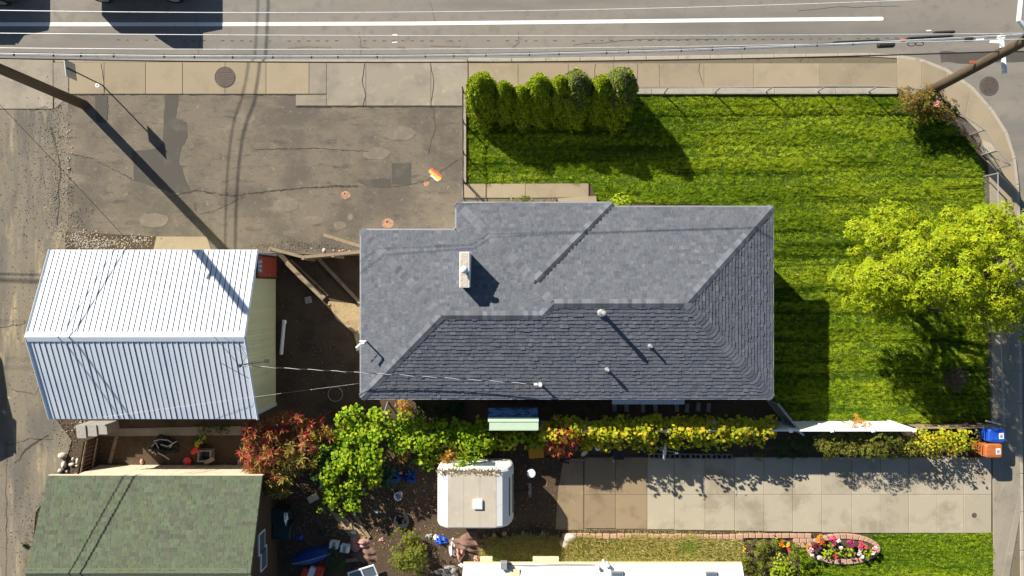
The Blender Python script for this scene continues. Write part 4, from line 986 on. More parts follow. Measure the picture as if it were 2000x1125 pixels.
# white vinyl fence between the house yard and the driveway
vz = 1.72
def vf(px): return P(px, 841.5 - (px - 1060) * .001, vz)
fen = thing('vinyl_fence', 'tall white vinyl privacy fence south of the house, half hidden by vines', 'fence', (vf(1420).x, vf(1420).y, 0))
nn = 9
for i in range(nn + 1):
    q = vf(1062 + i * (1786 - 1062) / nn); MB().box((q.x, q.y, .85), (.11, .11, 1.78)).build('post', M['vinyl'], fen, bevel=.01)
    MB().box((q.x, q.y, 1.77), (.14, .14, .05), taper=.5).build('post_cap', M['vinyl'], fen)
    if i < nn:
        q2 = vf(1062 + (i + 1) * (1786 - 1062) / nn)
        L = q2.x - q.x - .12; nbd = 9; bw_ = L / nbd
        for k in range(nbd):
            MB().box((q.x + .06 + bw_ * (k + .5), q.y, .86), (bw_ - .006, .03, 1.6)).build('board', M['vinyl'], fen)
        for zz in (.12, 1.68): MB().box(((q.x + q2.x) / 2, q.y, zz), (L, .055, .1)).build('rail', M['vinyl'], fen)
# gate wing from the house corner
a, b_ = P(1494, 778), P(1541, 836)
gtw = thing('garden_gate', 'grey panel gate between the house corner and the white fence', 'gate', a)
d = (b_ - a).normalized(); L = (b_ - a).length; ang = math.atan2(d.y, d.x)
for k in range(7):
    q = a + d * (L * (k + .5) / 7); MB().box((q.x, q.y, .72), (L / 7 - .01, .03, 1.35), rz=ang).build('board', M['block'], gtw)
for zz in (.2, 1.36): q = (a + b_) / 2; MB().box((q.x, q.y, zz), (L, .06, .07), rz=ang).build('rail', M['vinyl'], gtw)
# low weathered board fence east of the white one
wf = thing('board_fence', 'low weathered grey board fence ending at the blue bin', 'fence', P(1850, 828))
for i in range(14):
    a, b_ = P(1775 + i * 11.2, 829.5 - i * .12), P(1775 + (i + 1) * 11.2 - .6, 829.4 - i * .12)
    MB().box(((a.x + b_.x) / 2, a.y, .35), (b_.x - a.x, .03, .75 + rnd.uniform(-.05, .05))).build('board', M['wood'], wf)
for i in range(3): a = P(1780 + i * 72, 831); MB().box((a.x, a.y, .4), (.09, .09, .9)).build('post', M['wood'], wf)
MB().tube([P(1925, 822, .8), P(1953, 829, .8)], .025, 6).build('pipe_rail', M['white'], wf)

# board fence and gate closing the yard between garage and house
yf = thing('yard_fence', 'angled wooden fence with pale cap boards between garage and grey-roofed house', 'fence', P(620, 500))
zc = 1.5
def run(pa, pb, m=M['wood'], hgt=zc, nm='fence_board', w=.14):
    a, b_ = P(*pa, hgt), P(*pb, hgt); d = (b_ - a); L = d.length; n = max(1, int(L / w)); ang = math.atan2(d.y, d.x)
    for k in range(n):
        q = a + d * ((k + .5) / n); MB().box((q.x, q.y, hgt / 2 - .03), (L / n - .012, .022, hgt), rz=ang).build(nm, m, yf)
    q = (a + b_) / 2; MB().box((q.x, q.y, hgt - .01), (L, .11, .035), rz=ang).build('cap_board', M['wood'], yf)
run((526, 485), (592, 502)); run((592, 502), (712, 491))
for q in ((526, 485), (592, 502), (650, 497)):
    a = P(*q, zc); MB().box((a.x, a.y - .05, .75), (.1, .1, 1.55)).build('post', M['wood'], yf)
# timbers lying in the yard
def plank(pa, pb, w, t, m, label, z=.0, name='timber'):
    a, b_ = P(*pa), P(*pb); d = b_ - a
    o = MB().box(((a.x + b_.x) / 2, (a.y + b_.y) / 2, z + t / 2 - .03), (d.length, w, t), rz=math.atan2(d.y, d.x)).build(name, m, bevel=.006)
    return tag(o, label, 'timber')
plank((560, 513), (634, 583), .2, .14, M['wood'], 'thick weathered timber lying diagonally beside the red door')
plank((568, 507), (641, 577), .07, .1, M['wood'], 'narrow grey timber lying against the thick one in the yard')
plank((620, 503), (704, 592), .12, .12, M['wood'], 'mossy timber rail lying diagonally next to the house')
plank((683, 495), (712, 528), .05, .06, M['brownwood'], 'thin dark lath at the foot of the cap-board fence')
plank((632, 459), (706, 482), .14, .05, M['wood'], 'pale plank lying on the lot in front of the yard fence')
plank((545, 695), (552, 712), .16, .03, M['brownwood'], 'short brown board left of the pair near the white pipe'); plank((559, 695), (562, 712), .16, .03, M['brownwood'], 'short brown board right of the pair near the white pipe')
a, b_ = P(556, 625), P(550, 692)
wp = thing('plastic_pipe', 'white plastic pipe lying along the garage wall', 'pipe', a)
MB().tube([(a.x, a.y, .05), (b_.x, b_.y, .05)], .07, 10).build('pipe', M['white'], wp); MB().tube([(a.x, a.y, .05), (a.x + .01, a.y - .14, .05)], .085, 10).build('coupling', M['white'], wp)
p = P(602, 586); tag(MB().box((p.x, p.y, .0), (.26, .26, .06), rz=.2).build('paving_stone', M['block'], bevel=.01), 'single grey square paving stone on the shaded dirt', 'paving stone')
p = P(655, 770); rg = MB(); rg.tube([(p.x + math.cos(t) * .28, p.y + math.sin(t) * .28, .0) for t in np.linspace(0, 6.283, 24)], .012, 5, cap=False); tag(rg.build('wire_hoop', M['steel']), 'thin metal hoop lying on the shaded dirt yard', 'hoop')
p = P(758, 800); tag(MB().tube([(p.x - .02, p.y + .3, -.02), (p.x, p.y, .9), (p.x + .02, p.y - .35, .92)], .025, 6).build('water_standpipe', M['steel']), 'thin standpipe by the south-west corner of the house', 'pipe')

pc = copy_tree(car, None, (-21.7, -3.6, .0)); pc.rotation_euler = (0, 0, math.pi / 2)  # unseen copy of the grey car, added to shade the alley edge
tag(pc, 'unseen car added beyond the left edge to cast the shadow on the alley', 'car')
# ------------------------------------------------------------------ foliage builders
def leaf_quads(base, d, n, L, W, fold=.18):
    """pointed leaves: base point, direction, normal -> diamond of two triangles' worth, folded along the midrib"""
    d = d / np.linalg.norm(d, axis=1, keepdims=True)
    s = np.cross(d, n); s /= np.maximum(np.linalg.norm(s, axis=1, keepdims=True), 1e-6)
    nn = np.cross(s, d)
    mid = base + d * (L * .45)[:, None]
    V = np.stack([base, mid + s * (W / 2)[:, None] + nn * (W * fold)[:, None], base + d * L[:, None] - nn * (L * .12)[:, None], mid - s * (W / 2)[:, None] + nn * (W * fold)[:, None]], 1)
    return V.reshape(-1, 3)
def round_leaves(base, d, n, L, seed=0):
    d = d / np.linalg.norm(d, axis=1, keepdims=True)
    s = np.cross(d, n); s /= np.maximum(np.linalg.norm(s, axis=1, keepdims=True), 1e-6)
    ks = [(0, 0), (.28, .48), (.72, .42), (1.0, 0), (.72, -.42), (.28, -.48)]
    V = np.stack([base + d * (L * a)[:, None] + s * (L * b)[:, None] for a, b in ks], 1)
    return V.reshape(-1, 3)
def unit(v): return v / np.maximum(np.linalg.norm(v, axis=-1, keepdims=True), 1e-6)

def crown_points(blobs, per, r, up=.25, shell=.35):
    """points with outward directions over a set of blobs (x, y, z, rx, ry, rz)"""
    pts, out = [], []
    for (x, y, z, rx, ry, rz) in blobs:
        n = max(4, int(per * (rx * ry + rx * rz + ry * rz) / 3))
        v = unit(r.normal(0, 1, (n, 3))); v[:, 2] = np.where(r.random(n) < .75, np.abs(v[:, 2]), v[:, 2])
        f = 1 - shell * r.random(n) ** 1.5
        pts.append(np.array([x, y, z]) + v * f[:, None] * np.array([rx, ry, rz])); o = v + np.array([0, 0, up]); out.append(unit(o))
    return np.concatenate(pts), np.concatenate(out)
def tufts(pts, out, r, k, L0, L1, wr, spread=(.1, .9)):
    """rosettes of k leaves round every point"""
    n = len(pts)
    a = unit(np.cross(out, unit(r.normal(0, 1, (n, 3))))); b = np.cross(out, a)
    P0, D, Nn, LL = [], [], [], []
    for i in range(k):
        th = 2 * math.pi * i / k + r.uniform(-.4, .4, n); el = r.uniform(*spread, n)
        rad = a * np.cos(th)[:, None] + b * np.sin(th)[:, None]
        D.append(rad * np.cos(el)[:, None] + out * np.sin(el)[:, None]); P0.append(pts); Nn.append(out)
        LL.append(r.uniform(L0, L1, n))
    P0, D, Nn, LL = map(np.concatenate, (P0, D, Nn, LL))
    return leaf_quads(P0 + D * .01, D, Nn, LL, LL * wr)
def leaves_obj(V, k, m, parent, name='foliage'):
    o = addmesh(name, V, np.arange(len(V)).reshape(-1, k), m, parent); return o
def trunk(parent, pts, r0, r1, m=M['bark'], name='trunk'):
    n = len(pts); return MB().tube(pts, [r0 + (r1 - r0) * i / (n - 1) for i in range(n)], 8).build(name, m, parent, smooth=True)
def limb(mb, a, b, r0, r1, r):
    a, b = Vector(a), Vector(b); m1 = a.lerp(b, .35) + Vector((r.uniform(-.1, .1), r.uniform(-.1, .1), .15 * (b - a).length)); m2 = a.lerp(b, .7) + Vector((r.uniform(-.1, .1), r.uniform(-.1, .1), .08))
    mb.tube([a, m1, m2, b], [r0, r0 * .8, (r0 + r1) / 2, r1], 6)

# ------------------------------------------------------------------ the big yellow-green tree
tr = thing('tree', 'large spreading tree with yellow-green leaves at the right edge of the lawn', 'tree', (14.3, .35, 0))
r5 = np.random.default_rng(21); outl = [(1604, 566), (1640, 500), (1665, 445), (1712, 398), (1765, 415), (1800, 432), (1830, 400), (1880, 422), (1930, 392), (1990, 400), (2050, 420), (2100, 520), (2085, 630), (2010, 680), (1968, 636), (1905, 660), (1868, 655), (1850, 600), (1795, 596), (1752, 632), (1695, 640), (1655, 596)]
oc = np.array([1850., 530.])
blobs = []
tries = 0
while len(blobs) < 88 and tries < 4000:
    tries += 1
    px, py = r5.uniform(1600, 2105), r5.uniform(390, 690)
    q = oc + (np.array([px, py]) - oc) * 1.13
    if not inpoly(np.array([q[0]]), np.array([q[1]]), outl)[0]: continue
    dd = min(1.0, math.hypot((px - 1850) / 240, (py - 535) / 150))
    z = 5.4 - 2.5 * dd ** 1.6 + r5.uniform(-.8, .35)
    w_ = P(px, py, z)
    if any((w_ - Vector(b[:3])).length < .48 for b in blobs): continue
    s = r5.uniform(.3, .62); blobs.append((w_.x, w_.y, w_.z, s, s, s * .75))
for b in list(blobs)[:34]:                               # darker lower storey seen in the gaps
    blobs.append((b[0] * .99 + .2, b[1] * .97, b[2] - 1.1, .5, .5, .35))
pts, out = crown_points(blobs, 330, r5, .55)
leaves_obj(tufts(pts, out, r5, 6, .065, .145, .42, (-.3, .7)), 4, M['lf_tree'], tr, 'crown')
tk = trunk(tr, [(14.3, .35, -.1), (14.32, .36, .9), (14.4, .4, 1.9)], .2, .15)
mb = MB(); rr = random.Random(5); hub = Vector((14.4, .4, 1.85))
mains = [Vector((14.4 + 1.3 * math.cos(t), .4 + 1.1 * math.sin(t), 3.0 + .3 * math.sin(3 * t))) for t in [i * 6.283 / 7 for i in range(7)]]
for q in mains: limb(mb, hub, q, .1, .055, rr)
for b in blobs[:88]:
    c = Vector(b[:3]); q = min(mains, key=lambda m_: (m_ - c).length); limb(mb, q, c, .04, .012, rr)
mb.build('branches', M['bark'], tr, smooth=True)

# ------------------------------------------------------------------ row of clipped cypresses
cyp = [(938, 156, 2.45, .50, 'cyp', 'westernmost and broadest cypress of the hedge row beside the sidewalk'), (985, 165, 2.2, .34, 'cyp', 'slim bright cypress second from the west in the hedge row'),
       (1021, 174, 2.05, .36, 'cyp', 'short cypress standing forward in the hedge row, third from the west'), (1056, 155, 2.5, .44, 'cyp', 'tall bright round-topped cypress in the middle of the hedge row'),
       (1098, 155, 2.45, .38, 'cyp', 'narrow bright cypress just west of the first blue-green one'), (1131, 152, 2.65, .5, 'blue', 'blue-green cypress with brownish sprays, fourth from the east in the row'),
       (1181, 157, 2.4, .40, 'cyp', 'bright cypress between the two blue-green ones'), (1222, 148, 2.7, .52, 'blue', 'easternmost cypress of the row, blue-green with a feathery top')]
rc_ = np.random.default_rng(31)
for px, py, h, rad, kd, lab in cyp:
    top = P(px, py, h); x, y = top.x, top.y - .02
    t = thing('cypress', lab, 'tree', (x, y, 0), 'clipped cypresses in a row along the north edge of the lawn')
    prof = lambda f: rad * 1.15 * (np.minimum(1, (1 - f) * 2.9) ** .5) * (.92 + .12 * np.cos(f * 3))
    sy = lambda f: 1 + .75 * (1 - f) ** 1.2            # deeper towards the lawn at the foot
    cyo = lambda f: y - .28 * (1 - f) ** 1.1
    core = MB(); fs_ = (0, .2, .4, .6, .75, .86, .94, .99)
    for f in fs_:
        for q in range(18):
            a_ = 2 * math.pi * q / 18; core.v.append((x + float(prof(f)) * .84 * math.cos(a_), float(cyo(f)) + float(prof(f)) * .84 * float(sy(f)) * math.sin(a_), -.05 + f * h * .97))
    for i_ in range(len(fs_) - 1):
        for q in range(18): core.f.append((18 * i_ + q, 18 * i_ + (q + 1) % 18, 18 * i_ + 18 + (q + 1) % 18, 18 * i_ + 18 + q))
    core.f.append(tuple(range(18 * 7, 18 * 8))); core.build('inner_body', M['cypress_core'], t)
    n = int(11000 * rad / .4); f = rc_.random(n) ** .85; th = rc_.uniform(0, 6.283, n)
    bump = 1 + .08 * np.sin(th * 5 + f * 9 + px) + .06 * np.sin(th * 11 + f * 23) + .05 * np.sin(th * 17 - f * 31 + px)
    R = prof(f) * bump * rc_.uniform(.86, 1.03, n)
    base = np.stack([x + R * np.cos(th), cyo(f) + R * sy(f) * np.sin(th), f * h], 1)
    on = unit(np.stack([np.cos(th), np.sin(th) / sy(f), .22 + 1.6 * np.maximum(0, f - .55)], 1))      # outward
    tang = unit(np.cross(on, unit(rc_.normal(0, 1, (n, 3)))) + np.array([0, 0, .7]) + on * .25)
    L = rc_.uniform(.05, .09, n) * (1.25 if kd == 'blue' else 1)
    V = leaf_quads(base, tang, unit(on + rc_.normal(0, .3, (n, 3))), L, L * .6)
    leaves_obj(V, 4, M['lf_cyp'], t, 'foliage')
    if kd == 'blue':
        ft = .55 + .45 * rc_.random(420); th = rc_.uniform(0, 6.283, 420)
        pp = np.stack([x + prof(ft) * .97 * np.cos(th), cyo(ft) + prof(ft) * sy(ft) * .97 * np.sin(th), ft * h + .03], 1)
        oo = unit(np.stack([np.cos(th) * .6, np.sin(th) * .6, np.full(420, .9)], 1))
        leaves_obj(tufts(pp, oo, rc_, 4, .07, .15, .4), 4, M['lf_cypblue'], t, 'blue_sprays')
    trunk(t, [(x, y, -.1), (x, y, .5), (x, y, h * .8)], .07, .02)

# ------------------------------------------------------------------ shrubs and vines
def shrub(name, label, cat, blobs_px, m, seed, per=330, leaf=(.05, .1), k=5, wr=.5, group=None, rnd_leaf=False, up=.5, stem=True, parts=()):
    """blobs_px: (px, py, z, rx, ry, rz) in pixels for position and metres for the rest"""
    r = np.random.default_rng(seed); bl = []
    for px, py, z, rx, ry, rz in blobs_px:
        c = P(px, py, z); bl.append((c.x, c.y, c.z, rx, ry, rz))
    base = (np.mean([b[0] for b in bl]), np.mean([b[1] for b in bl]), -.03)
    t = thing(name, label, cat, base, group)
    pts, out = crown_points(bl, per, r, up)
    pts[:, 2] = np.maximum(pts[:, 2], .03)
    if rnd_leaf:
        n = len(pts); D = unit(np.cross(out, unit(r.normal(0, 1, (n, 3)))) + out * r.uniform(-.3, .3, (n, 1))); L = r.uniform(*leaf, n)
        V = round_leaves(pts, D, unit(out + r.normal(0, .25, (n, 3)) + np.array([-.15, .15, .5])), L); leaves_obj(V, 6, m, t)
    else:
        leaves_obj(tufts(pts, out, r, k, leaf[0], leaf[1], wr, (-.1, .8)), 4, m, t)
    if stem:
        rr = random.Random(seed)
        for b in bl[::max(1, len(bl) // 6)][:7]:
            f = Vector((b[0] + rr.uniform(-.1, .1), b[1] + rr.uniform(-.1, .1), -.05)); MB().tube([f, f.lerp(Vector(b[:3]), .5) + Vector((rr.uniform(-.05, .05), rr.uniform(-.05, .05), 0)), Vector(b[:3])], [.02, .015, .006], 5).build('stem', M['bark'], t)
    return t
R_ = random.Random(77)
def band(x0, x1, y0, y1, z0, z1, n, s0, s1, flat_=.6):
    return [(R_.uniform(x0, x1), R_.uniform(y0, y1), R_.uniform(z0, z1), *(lambda s: (s, s, s * flat_))(R_.uniform(s0, s1))) for _ in range(n)]
shrub('grape_vine', 'bright green vine sprawling over the fence left of the mint-roofed hutch', 'vine', band(765, 948, 832, 868, 1.0, 1.7, 46, .26, .4) + band(800, 945, 866, 905, .5, 1.1, 16, .22, .34) + [(790, 815, 1.3, .3, .3, .25), (805, 822, 1.4, .3, .28, .25), (830, 832, 1.4, .3, .25, .2)] + band(760, 960, 815, 905, .9, 1.7, 30, .09, .18, .9), M['lf_vine'], 41, 560, (.075, .14), rnd_leaf=True)
shrub('grape_vine', 'tall green and yellow vine mass beside the red sumac', 'vine', band(668, 750, 810, 860, 1.3, 2.0, 22, .26, .4) + band(640, 735, 870, 935, 1.0, 1.8, 24, .26, .42) + band(640, 715, 930, 985, .6, 1.2, 14, .22, .36) + band(612, 760, 830, 960, 1.2, 2.0, 30, .1, .22, .9) + band(620, 700, 960, 1005, .5, 1.0, 12, .1, .2) + [(686, 808, 1.9, .26, .26, .25), (692, 796, 2.0, .16, .16, .2), (650, 905, 1.5, .3, .3, .25)], M['lf_vine'], 42, 560, (.075, .14), rnd_leaf=True)
shrub('grape_vine', 'yellowing vine along the white fence under the house eave', 'vine', band(1060, 1300, 822, 852, 1.35, 1.95, 80, .2, .34) + band(1130, 1290, 850, 872, .8, 1.4, 26, .2, .32) + band(1120, 1290, 836, 852, 2.0, 2.5, 14, .07, .13, 1.6), M['lf_vineyellow'], 43, 470, (.08, .14), rnd_leaf=True)
shrub('grape_vine', 'strongly yellow vine over the east part of the white fence', 'vine', band(1300, 1512, 824, 852, 1.35, 1.95, 76, .18, .32) + band(1310, 1500, 852, 870, .9, 1.4, 24, .18, .28) + band(1310, 1500, 838, 852, 2.0, 2.5, 14, .06, .12, 1.6), M['lf_vineyellow'], 44, 450, (.08, .14), rnd_leaf=True)
shrub('grape_vine', 'low green creeper below the mint-roofed hutch', 'vine', band(950, 1065, 848, 872, .4, .9, 20, .22, .32), M['lf_vine'], 45, 330, (.09, .14), rnd_leaf=True)
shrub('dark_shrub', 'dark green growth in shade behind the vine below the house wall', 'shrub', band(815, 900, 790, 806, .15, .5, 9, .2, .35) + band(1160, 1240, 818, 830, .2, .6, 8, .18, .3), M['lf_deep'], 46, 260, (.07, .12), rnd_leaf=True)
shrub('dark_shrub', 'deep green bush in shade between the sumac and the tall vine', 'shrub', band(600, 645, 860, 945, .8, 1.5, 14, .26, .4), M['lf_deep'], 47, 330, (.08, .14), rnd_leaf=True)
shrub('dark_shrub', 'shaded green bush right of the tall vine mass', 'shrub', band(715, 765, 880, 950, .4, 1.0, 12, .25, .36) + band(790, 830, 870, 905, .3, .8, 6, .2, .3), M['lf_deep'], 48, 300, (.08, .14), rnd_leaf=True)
# sumacs: long pinnate rosettes
def sumac(label, blobs_px, m, seed, per=60, leaf=(.14, .28), k=9, wr=.2, group=None):
    return shrub('sumac', label, 'shrub', blobs_px, m, seed, per, leaf, k, wr, group, up=.8)
sumac('large scarlet sumac between the metal garage and the vines', band(485, 560, 825, 870, 1.3, 2.2, 20, .24, .4) + band(478, 540, 870, 915, 1.2, 2.0, 12, .25, .4) + [(575, 825, 1.9, .3, .25, .2), (595, 822, 1.8, .25, .25, .2), (560, 815, 2.0, .3, .2, .2)] + band(470, 625, 815, 930, 1.4, 2.2, 26, .1, .2), M['lf_sumac'], 51, 110)
sumac('sumac turning orange and green in front of the green-roofed shed', band(510, 600, 865, 950, 1.0, 1.9, 28, .26, .42) + [(520, 955, 1.3, .3, .25, .2), (545, 960, 1.2, .3, .25, .2), (600, 900, 1.6, .3, .3, .25)], M['lf_sumacorange'], 52, 95)
sumac('single scarlet rosette of sumac leaves on the dark yard', [(626, 820, 1.5, .1, .1, .08)], M['lf_sumac'], 53, 700, (.16, .26))
sumac('small orange sumac at the top of the tall vine', [(612, 858, 1.9, .2, .2, .15), (632, 842, 1.9, .2, .2, .15), (645, 850, 1.8, .18, .18, .12)], M['lf_orange'], 54, 150, (.14, .24))
sumac('orange sumac rosette above the blue tarp', [(784, 890, 1.2, .14, .2, .12), (786, 870, 1.3, .12, .12, .1)], M['lf_orange'], 55, 260, (.15, .26))
sumac('orange and red sumac rosette at the camper corner', [(868, 908, 1.3, .2, .16, .12), (862, 895, 1.4, .2, .16, .12), (880, 890, 1.4, .16, .14, .1)], M['lf_orange'], 56, 180, (.15, .26))
sumac('lime green palm-like rosettes over the camper roof edge', [(905, 895, 1.6, .22, .2, .15), (895, 915, 1.8, .2, .16, .12), (925, 905, 1.5, .2, .16, .12)], M['lf_vine'], 57, 150, (.2, .34))
sumac('crimson shrub beside the yellow crate', [(1090, 862, 1.5, .42, .34, .3), (1105, 872, 1.3, .42, .32, .28), (1085, 880, 1.1, .38, .28, .25), (1112, 855, 1.6, .34, .3, .25), (1098, 850, 1.9, .28, .24, .2)], M['lf_crimson'], 58, 190, (.12, .24))
shrub('orange_shrub', 'small orange-leaved shrub at the south-west corner of the house', 'shrub', [(788, 795, .5, .28, .28, .3), (795, 803, .5, .22, .22, .25)], M['lf_orange'], 59, 380, (.07, .13))
# bed along the driveway
shrub('dark_shrub', 'dark clipped shrub mass west of the yellow-green one by the bins', 'shrub', band(1600, 1785, 852, 884, .6, 1.55, 70, .2, .34), M['lf_dark'], 61, 420, (.045, .085))
shrub('yellow_shrub', 'yellow-green shrub next to the blue and brown bins', 'shrub', band(1780, 1898, 846, 886, .5, 1.5, 48, .2, .34) + band(1790, 1890, 850, 880, 1.5, 1.9, 10, .06, .12, 1.5), M['lf_vineyellow'], 62, 420, (.055, .1), rnd_leaf=True)
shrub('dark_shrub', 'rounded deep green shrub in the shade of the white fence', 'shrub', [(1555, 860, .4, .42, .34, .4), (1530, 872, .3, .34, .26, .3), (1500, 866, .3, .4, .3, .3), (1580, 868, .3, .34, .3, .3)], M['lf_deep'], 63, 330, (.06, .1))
for i, (x, lab) in enumerate(((1522, 'west'), (1549, 'middle'), (1568, 'east'))):
    shrub('round_plant', lab + ' one of three small round green plants at the driveway edge', 'plant', [(x, 887, .16, .2 - .02 * i, .2 - .02 * i, .18)], M['lf_deep'], 64 + i, 900, (.05, .09), group='small round plants along the driveway edge', stem=False)
shrub('dark_shrub', 'low brown-leaved plant at the west end of the shaded bed', 'plant', [(1475, 890, .15, .35, .16, .15), (1492, 893, .12, .25, .14, .12)], M['lf_dark'], 68, 420, (.05, .09), stem=False)
shrub('climbing_plant', 'dark ivy hanging behind the cinder blocks', 'vine', band(1270, 1440, 862, 880, .2, .7, 22, .18, .3), M['lf_deep'], 69, 280, (.06, .1), rnd_leaf=True)
shrub('orange_shrub', 'orange creeper hanging over the sunlit end of the white fence', 'vine', [(1672, 820, .5, .25, .25, .2), (1685, 828, 1.2, .3, .14, .2), (1665, 830, 1.2, .2, .12, .2)], M['lf_orange'], 70, 330, (.06, .1))
shrub('ground_creeper', 'pale pink and orange flowers along the shrub edge by the driveway', 'plant', band(1715, 1780, 886, 893, .08, .2, 10, .1, .16), M['lf_orange'], 71, 380, (.04, .07), stem=False)
shrub('ground_creeper', 'pale reddish groundcover at the foot of the brown bin', 'plant', [(1908, 880, .15, .16, .2, .14), (1912, 892, .1, .2, .12, .1), (1895, 893, .1, .25, .1, .1)], M['lf_orange'], 72, 420, (.04, .07), stem=False)
# roses at the corner, shrubs by the house
shrub('rose_bush', 'sprawling rose bush with reddish leaves at the foot of the corner pole', 'shrub', band(1768, 1838, 178, 215, .5, 1.35, 30, .24, .42) + band(1790, 1868, 200, 232, .4, 1.1, 20, .2, .36), M['lf_rose'], 81, 420, (.05, .09))
p = P(1833, 202, 1.35)
rs = thing('rose_flower', 'large pink rose bloom on the corner bush', 'flower', (p.x, p.y, 1.2))
M['petal_pink'] = leafmat('pink_petal', [(.72, .34, .36), (.8, .45, .45), (.65, .28, .32)], transl=.2)
q = np.random.default_rng(5); dirs = unit(q.normal(0, 1, (26, 3)) + np.array([0, 0, .5])); leaves_obj(round_leaves(np.repeat(np.array([[p.x, p.y, 1.28]]), 26, 0) + dirs * .03, unit(dirs + q.normal(0, .3, (26, 3))), unit(q.normal(0, 1, (26, 3))), np.full(26, .11)), 6, M['petal_pink'], rs, 'petals')
MB().tube([(p.x, p.y, .6), (p.x, p.y, 1.28)], .01, 5).build('stalk', M['lf_deep'], rs)
shrub('lime_shrub', 'small round lime-green shrub against the north eave of the house', 'shrub', [(1214, 393, .35, .4, .34, .35), (1222, 397, .3, .3, .3, .3), (1203, 395, .3, .28, .28, .28)], M['lf_lime'], 82, 560, (.05, .09), rnd_leaf=True)
shrub('weed_plant', 'scrappy weed growing between the path and the house wing', 'plant', [(1020, 390, .3, .22, .14, .25), (1030, 388, .35, .12, .12, .2), (1008, 393, .2, .12, .1, .12)], M['lf_olive'], 83, 420, (.05, .1))
shrub('weed_plant', 'dry weeds in the narrow bed beneath the wing eave', 'plant', band(930, 1085, 391, 396, .05, .12, 14, .08, .14), M['lf_drygrass'], 84, 360, (.04, .08), stem=False)
def grassclump(name, label, cx, cy, rad, n, L0, L1, m, seed, dirn=(0, 0)):
    r = np.random.default_rng(seed); p = P(cx, cy); a = r.uniform(0, 6.283, n); el = r.uniform(.2, 1.2, n)
    b = np.stack([p.x + r.normal(0, rad * .3, n), p.y + r.normal(0, rad * .3, n), np.full(n, -.02)], 1)
    d = np.stack([np.cos(a) * np.cos(el) + dirn[0], np.sin(a) * np.cos(el) + dirn[1], np.sin(el)], 1); L = r.uniform(L0, L1, n)
    o = addmesh(name, leaf_quads(b, d, unit(r.normal(0, 1, (n, 3))), L, np.full(n, .018)), np.arange(n * 4).reshape(-1, 4), m)
    return tag(o, label, 'plant')
grassclump('dry_grass_clump', 'withered tan grass clump on the lawn in the tree shade', 1862, 740, .4, 900, .25, .55, M['lf_drygrass'], 90)
# weeds south of the driveway (uncountable)
def weeds(name, label, poly, n, m, seed, L0, L1, lean=(0, .35)):
    r = np.random.default_rng(seed); pl_ = XY(poly); xs_ = [q[0] for q in pl_]; ys_ = [q[1] for q in pl_]
    x = r.uniform(min(xs_), max(xs_), n * 2); y = r.uniform(min(ys_), max(ys_), n * 2); k = inpoly(x, y, pl_); x, y = x[k][:n], y[k][:n]; n = len(x)
    a = r.uniform(0, 6.283, n); el = r.uniform(.35, 1.4, n)
    d = np.stack([np.cos(a) * np.cos(el) + lean[0], np.sin(a) * np.cos(el) + lean[1], np.sin(el)], 1); L = r.uniform(L0, L1, n) * (1 + .4 * np.sin(x * 2.1) * np.sin(x * .9 + 1))
    o = addmesh(name, leaf_quads(np.stack([x, y, np.full(n, -.03)], 1), d, unit(r.normal(0, 1, (n, 3))), L, np.full(n, .016)), np.arange(n * 4).reshape(-1, 4), m)
    return tag(o, label, 'weeds', kind='stuff')
weeds('tall_weeds', 'tall yellow-green weeds between the pavers and the white-roofed house', [(1092, 1060), (1130, 1052), (1440, 1056), (1455, 1094), (1092, 1096)], 34000, M['lf_weed'], 91, .14, .46, (0, .55))
weeds('shaded_weeds', 'brownish weeds in the shade below the camper', [(945, 1052), (1092, 1048), (1092, 1094), (940, 1092)], 9000, M['lf_weed'], 92, .12, .4)
weeds('alley_weeds', 'dry weeds along the wall foot of the green-roofed shed', [(84, 1040), (96, 1000), (100, 940), (86, 950), (50, 1050), (42, 1125), (62, 1125)], 700, M['lf_drygrass'], 93, .06, .16, (0, 0))
weeds('eave_weeds', 'yellowish dry weeds along the lot edge by the garage', [(470, 478), (600, 474), (706, 482), (706, 492), (600, 482), (500, 486)], 500, M['lf_drygrass'], 94, .04, .1, (0, 0))
weeds('joint_weeds', 'short weeds in the driveway edge by the pavers', [(1090, 1033), (1260, 1035), (1500, 1038), (1500, 1042), (1090, 1040)], 700, M['lf_weed'], 95, .04, .1, (0, .1))
shrub('green_bush', 'olive green bush standing near the bottom edge, left of the white roof', 'shrub', band(768, 830, 1070, 1120, .5, 1.2, 20, .22, .36) + band(770, 815, 1040, 1070, .2, .6, 8, .22, .32), M['lf_olive'], 96, 420, (.05, .1))
shrub('dark_shrub', 'small dark bush beside the blue boat in the cluttered yard', 'shrub', [(655, 1085, .4, .3, .36, .3), (660, 1105, .4, .3, .3, .3), (650, 1115, .3, .25, .25, .25)], M['lf_deep'], 97, 400, (.05, .1))
shrub('leafy_weed', 'pale green leafy plant sprouting by the red canister', 'plant', [(392, 858, .5, .16, .16, .12), (385, 866, .45, .14, .12, .1)], M['lf_lime'], 98, 520, (.08, .14), rnd_leaf=True)
shrub('leafy_weed', 'tiny sunlit plant by the garage south wall', 'plant', [(393, 836, .3, .07, .05, .06)], M['lf_lime'], 99, 1500, (.05, .08), rnd_leaf=True, stem=False)
shrub('dark_shrub', 'low moss-green growth at the south wall of the metal garage', 'plant', band(385, 455, 832, 846, .05, .2, 12, .12, .22), M['lf_deep'], 100, 360, (.04, .08), stem=False)
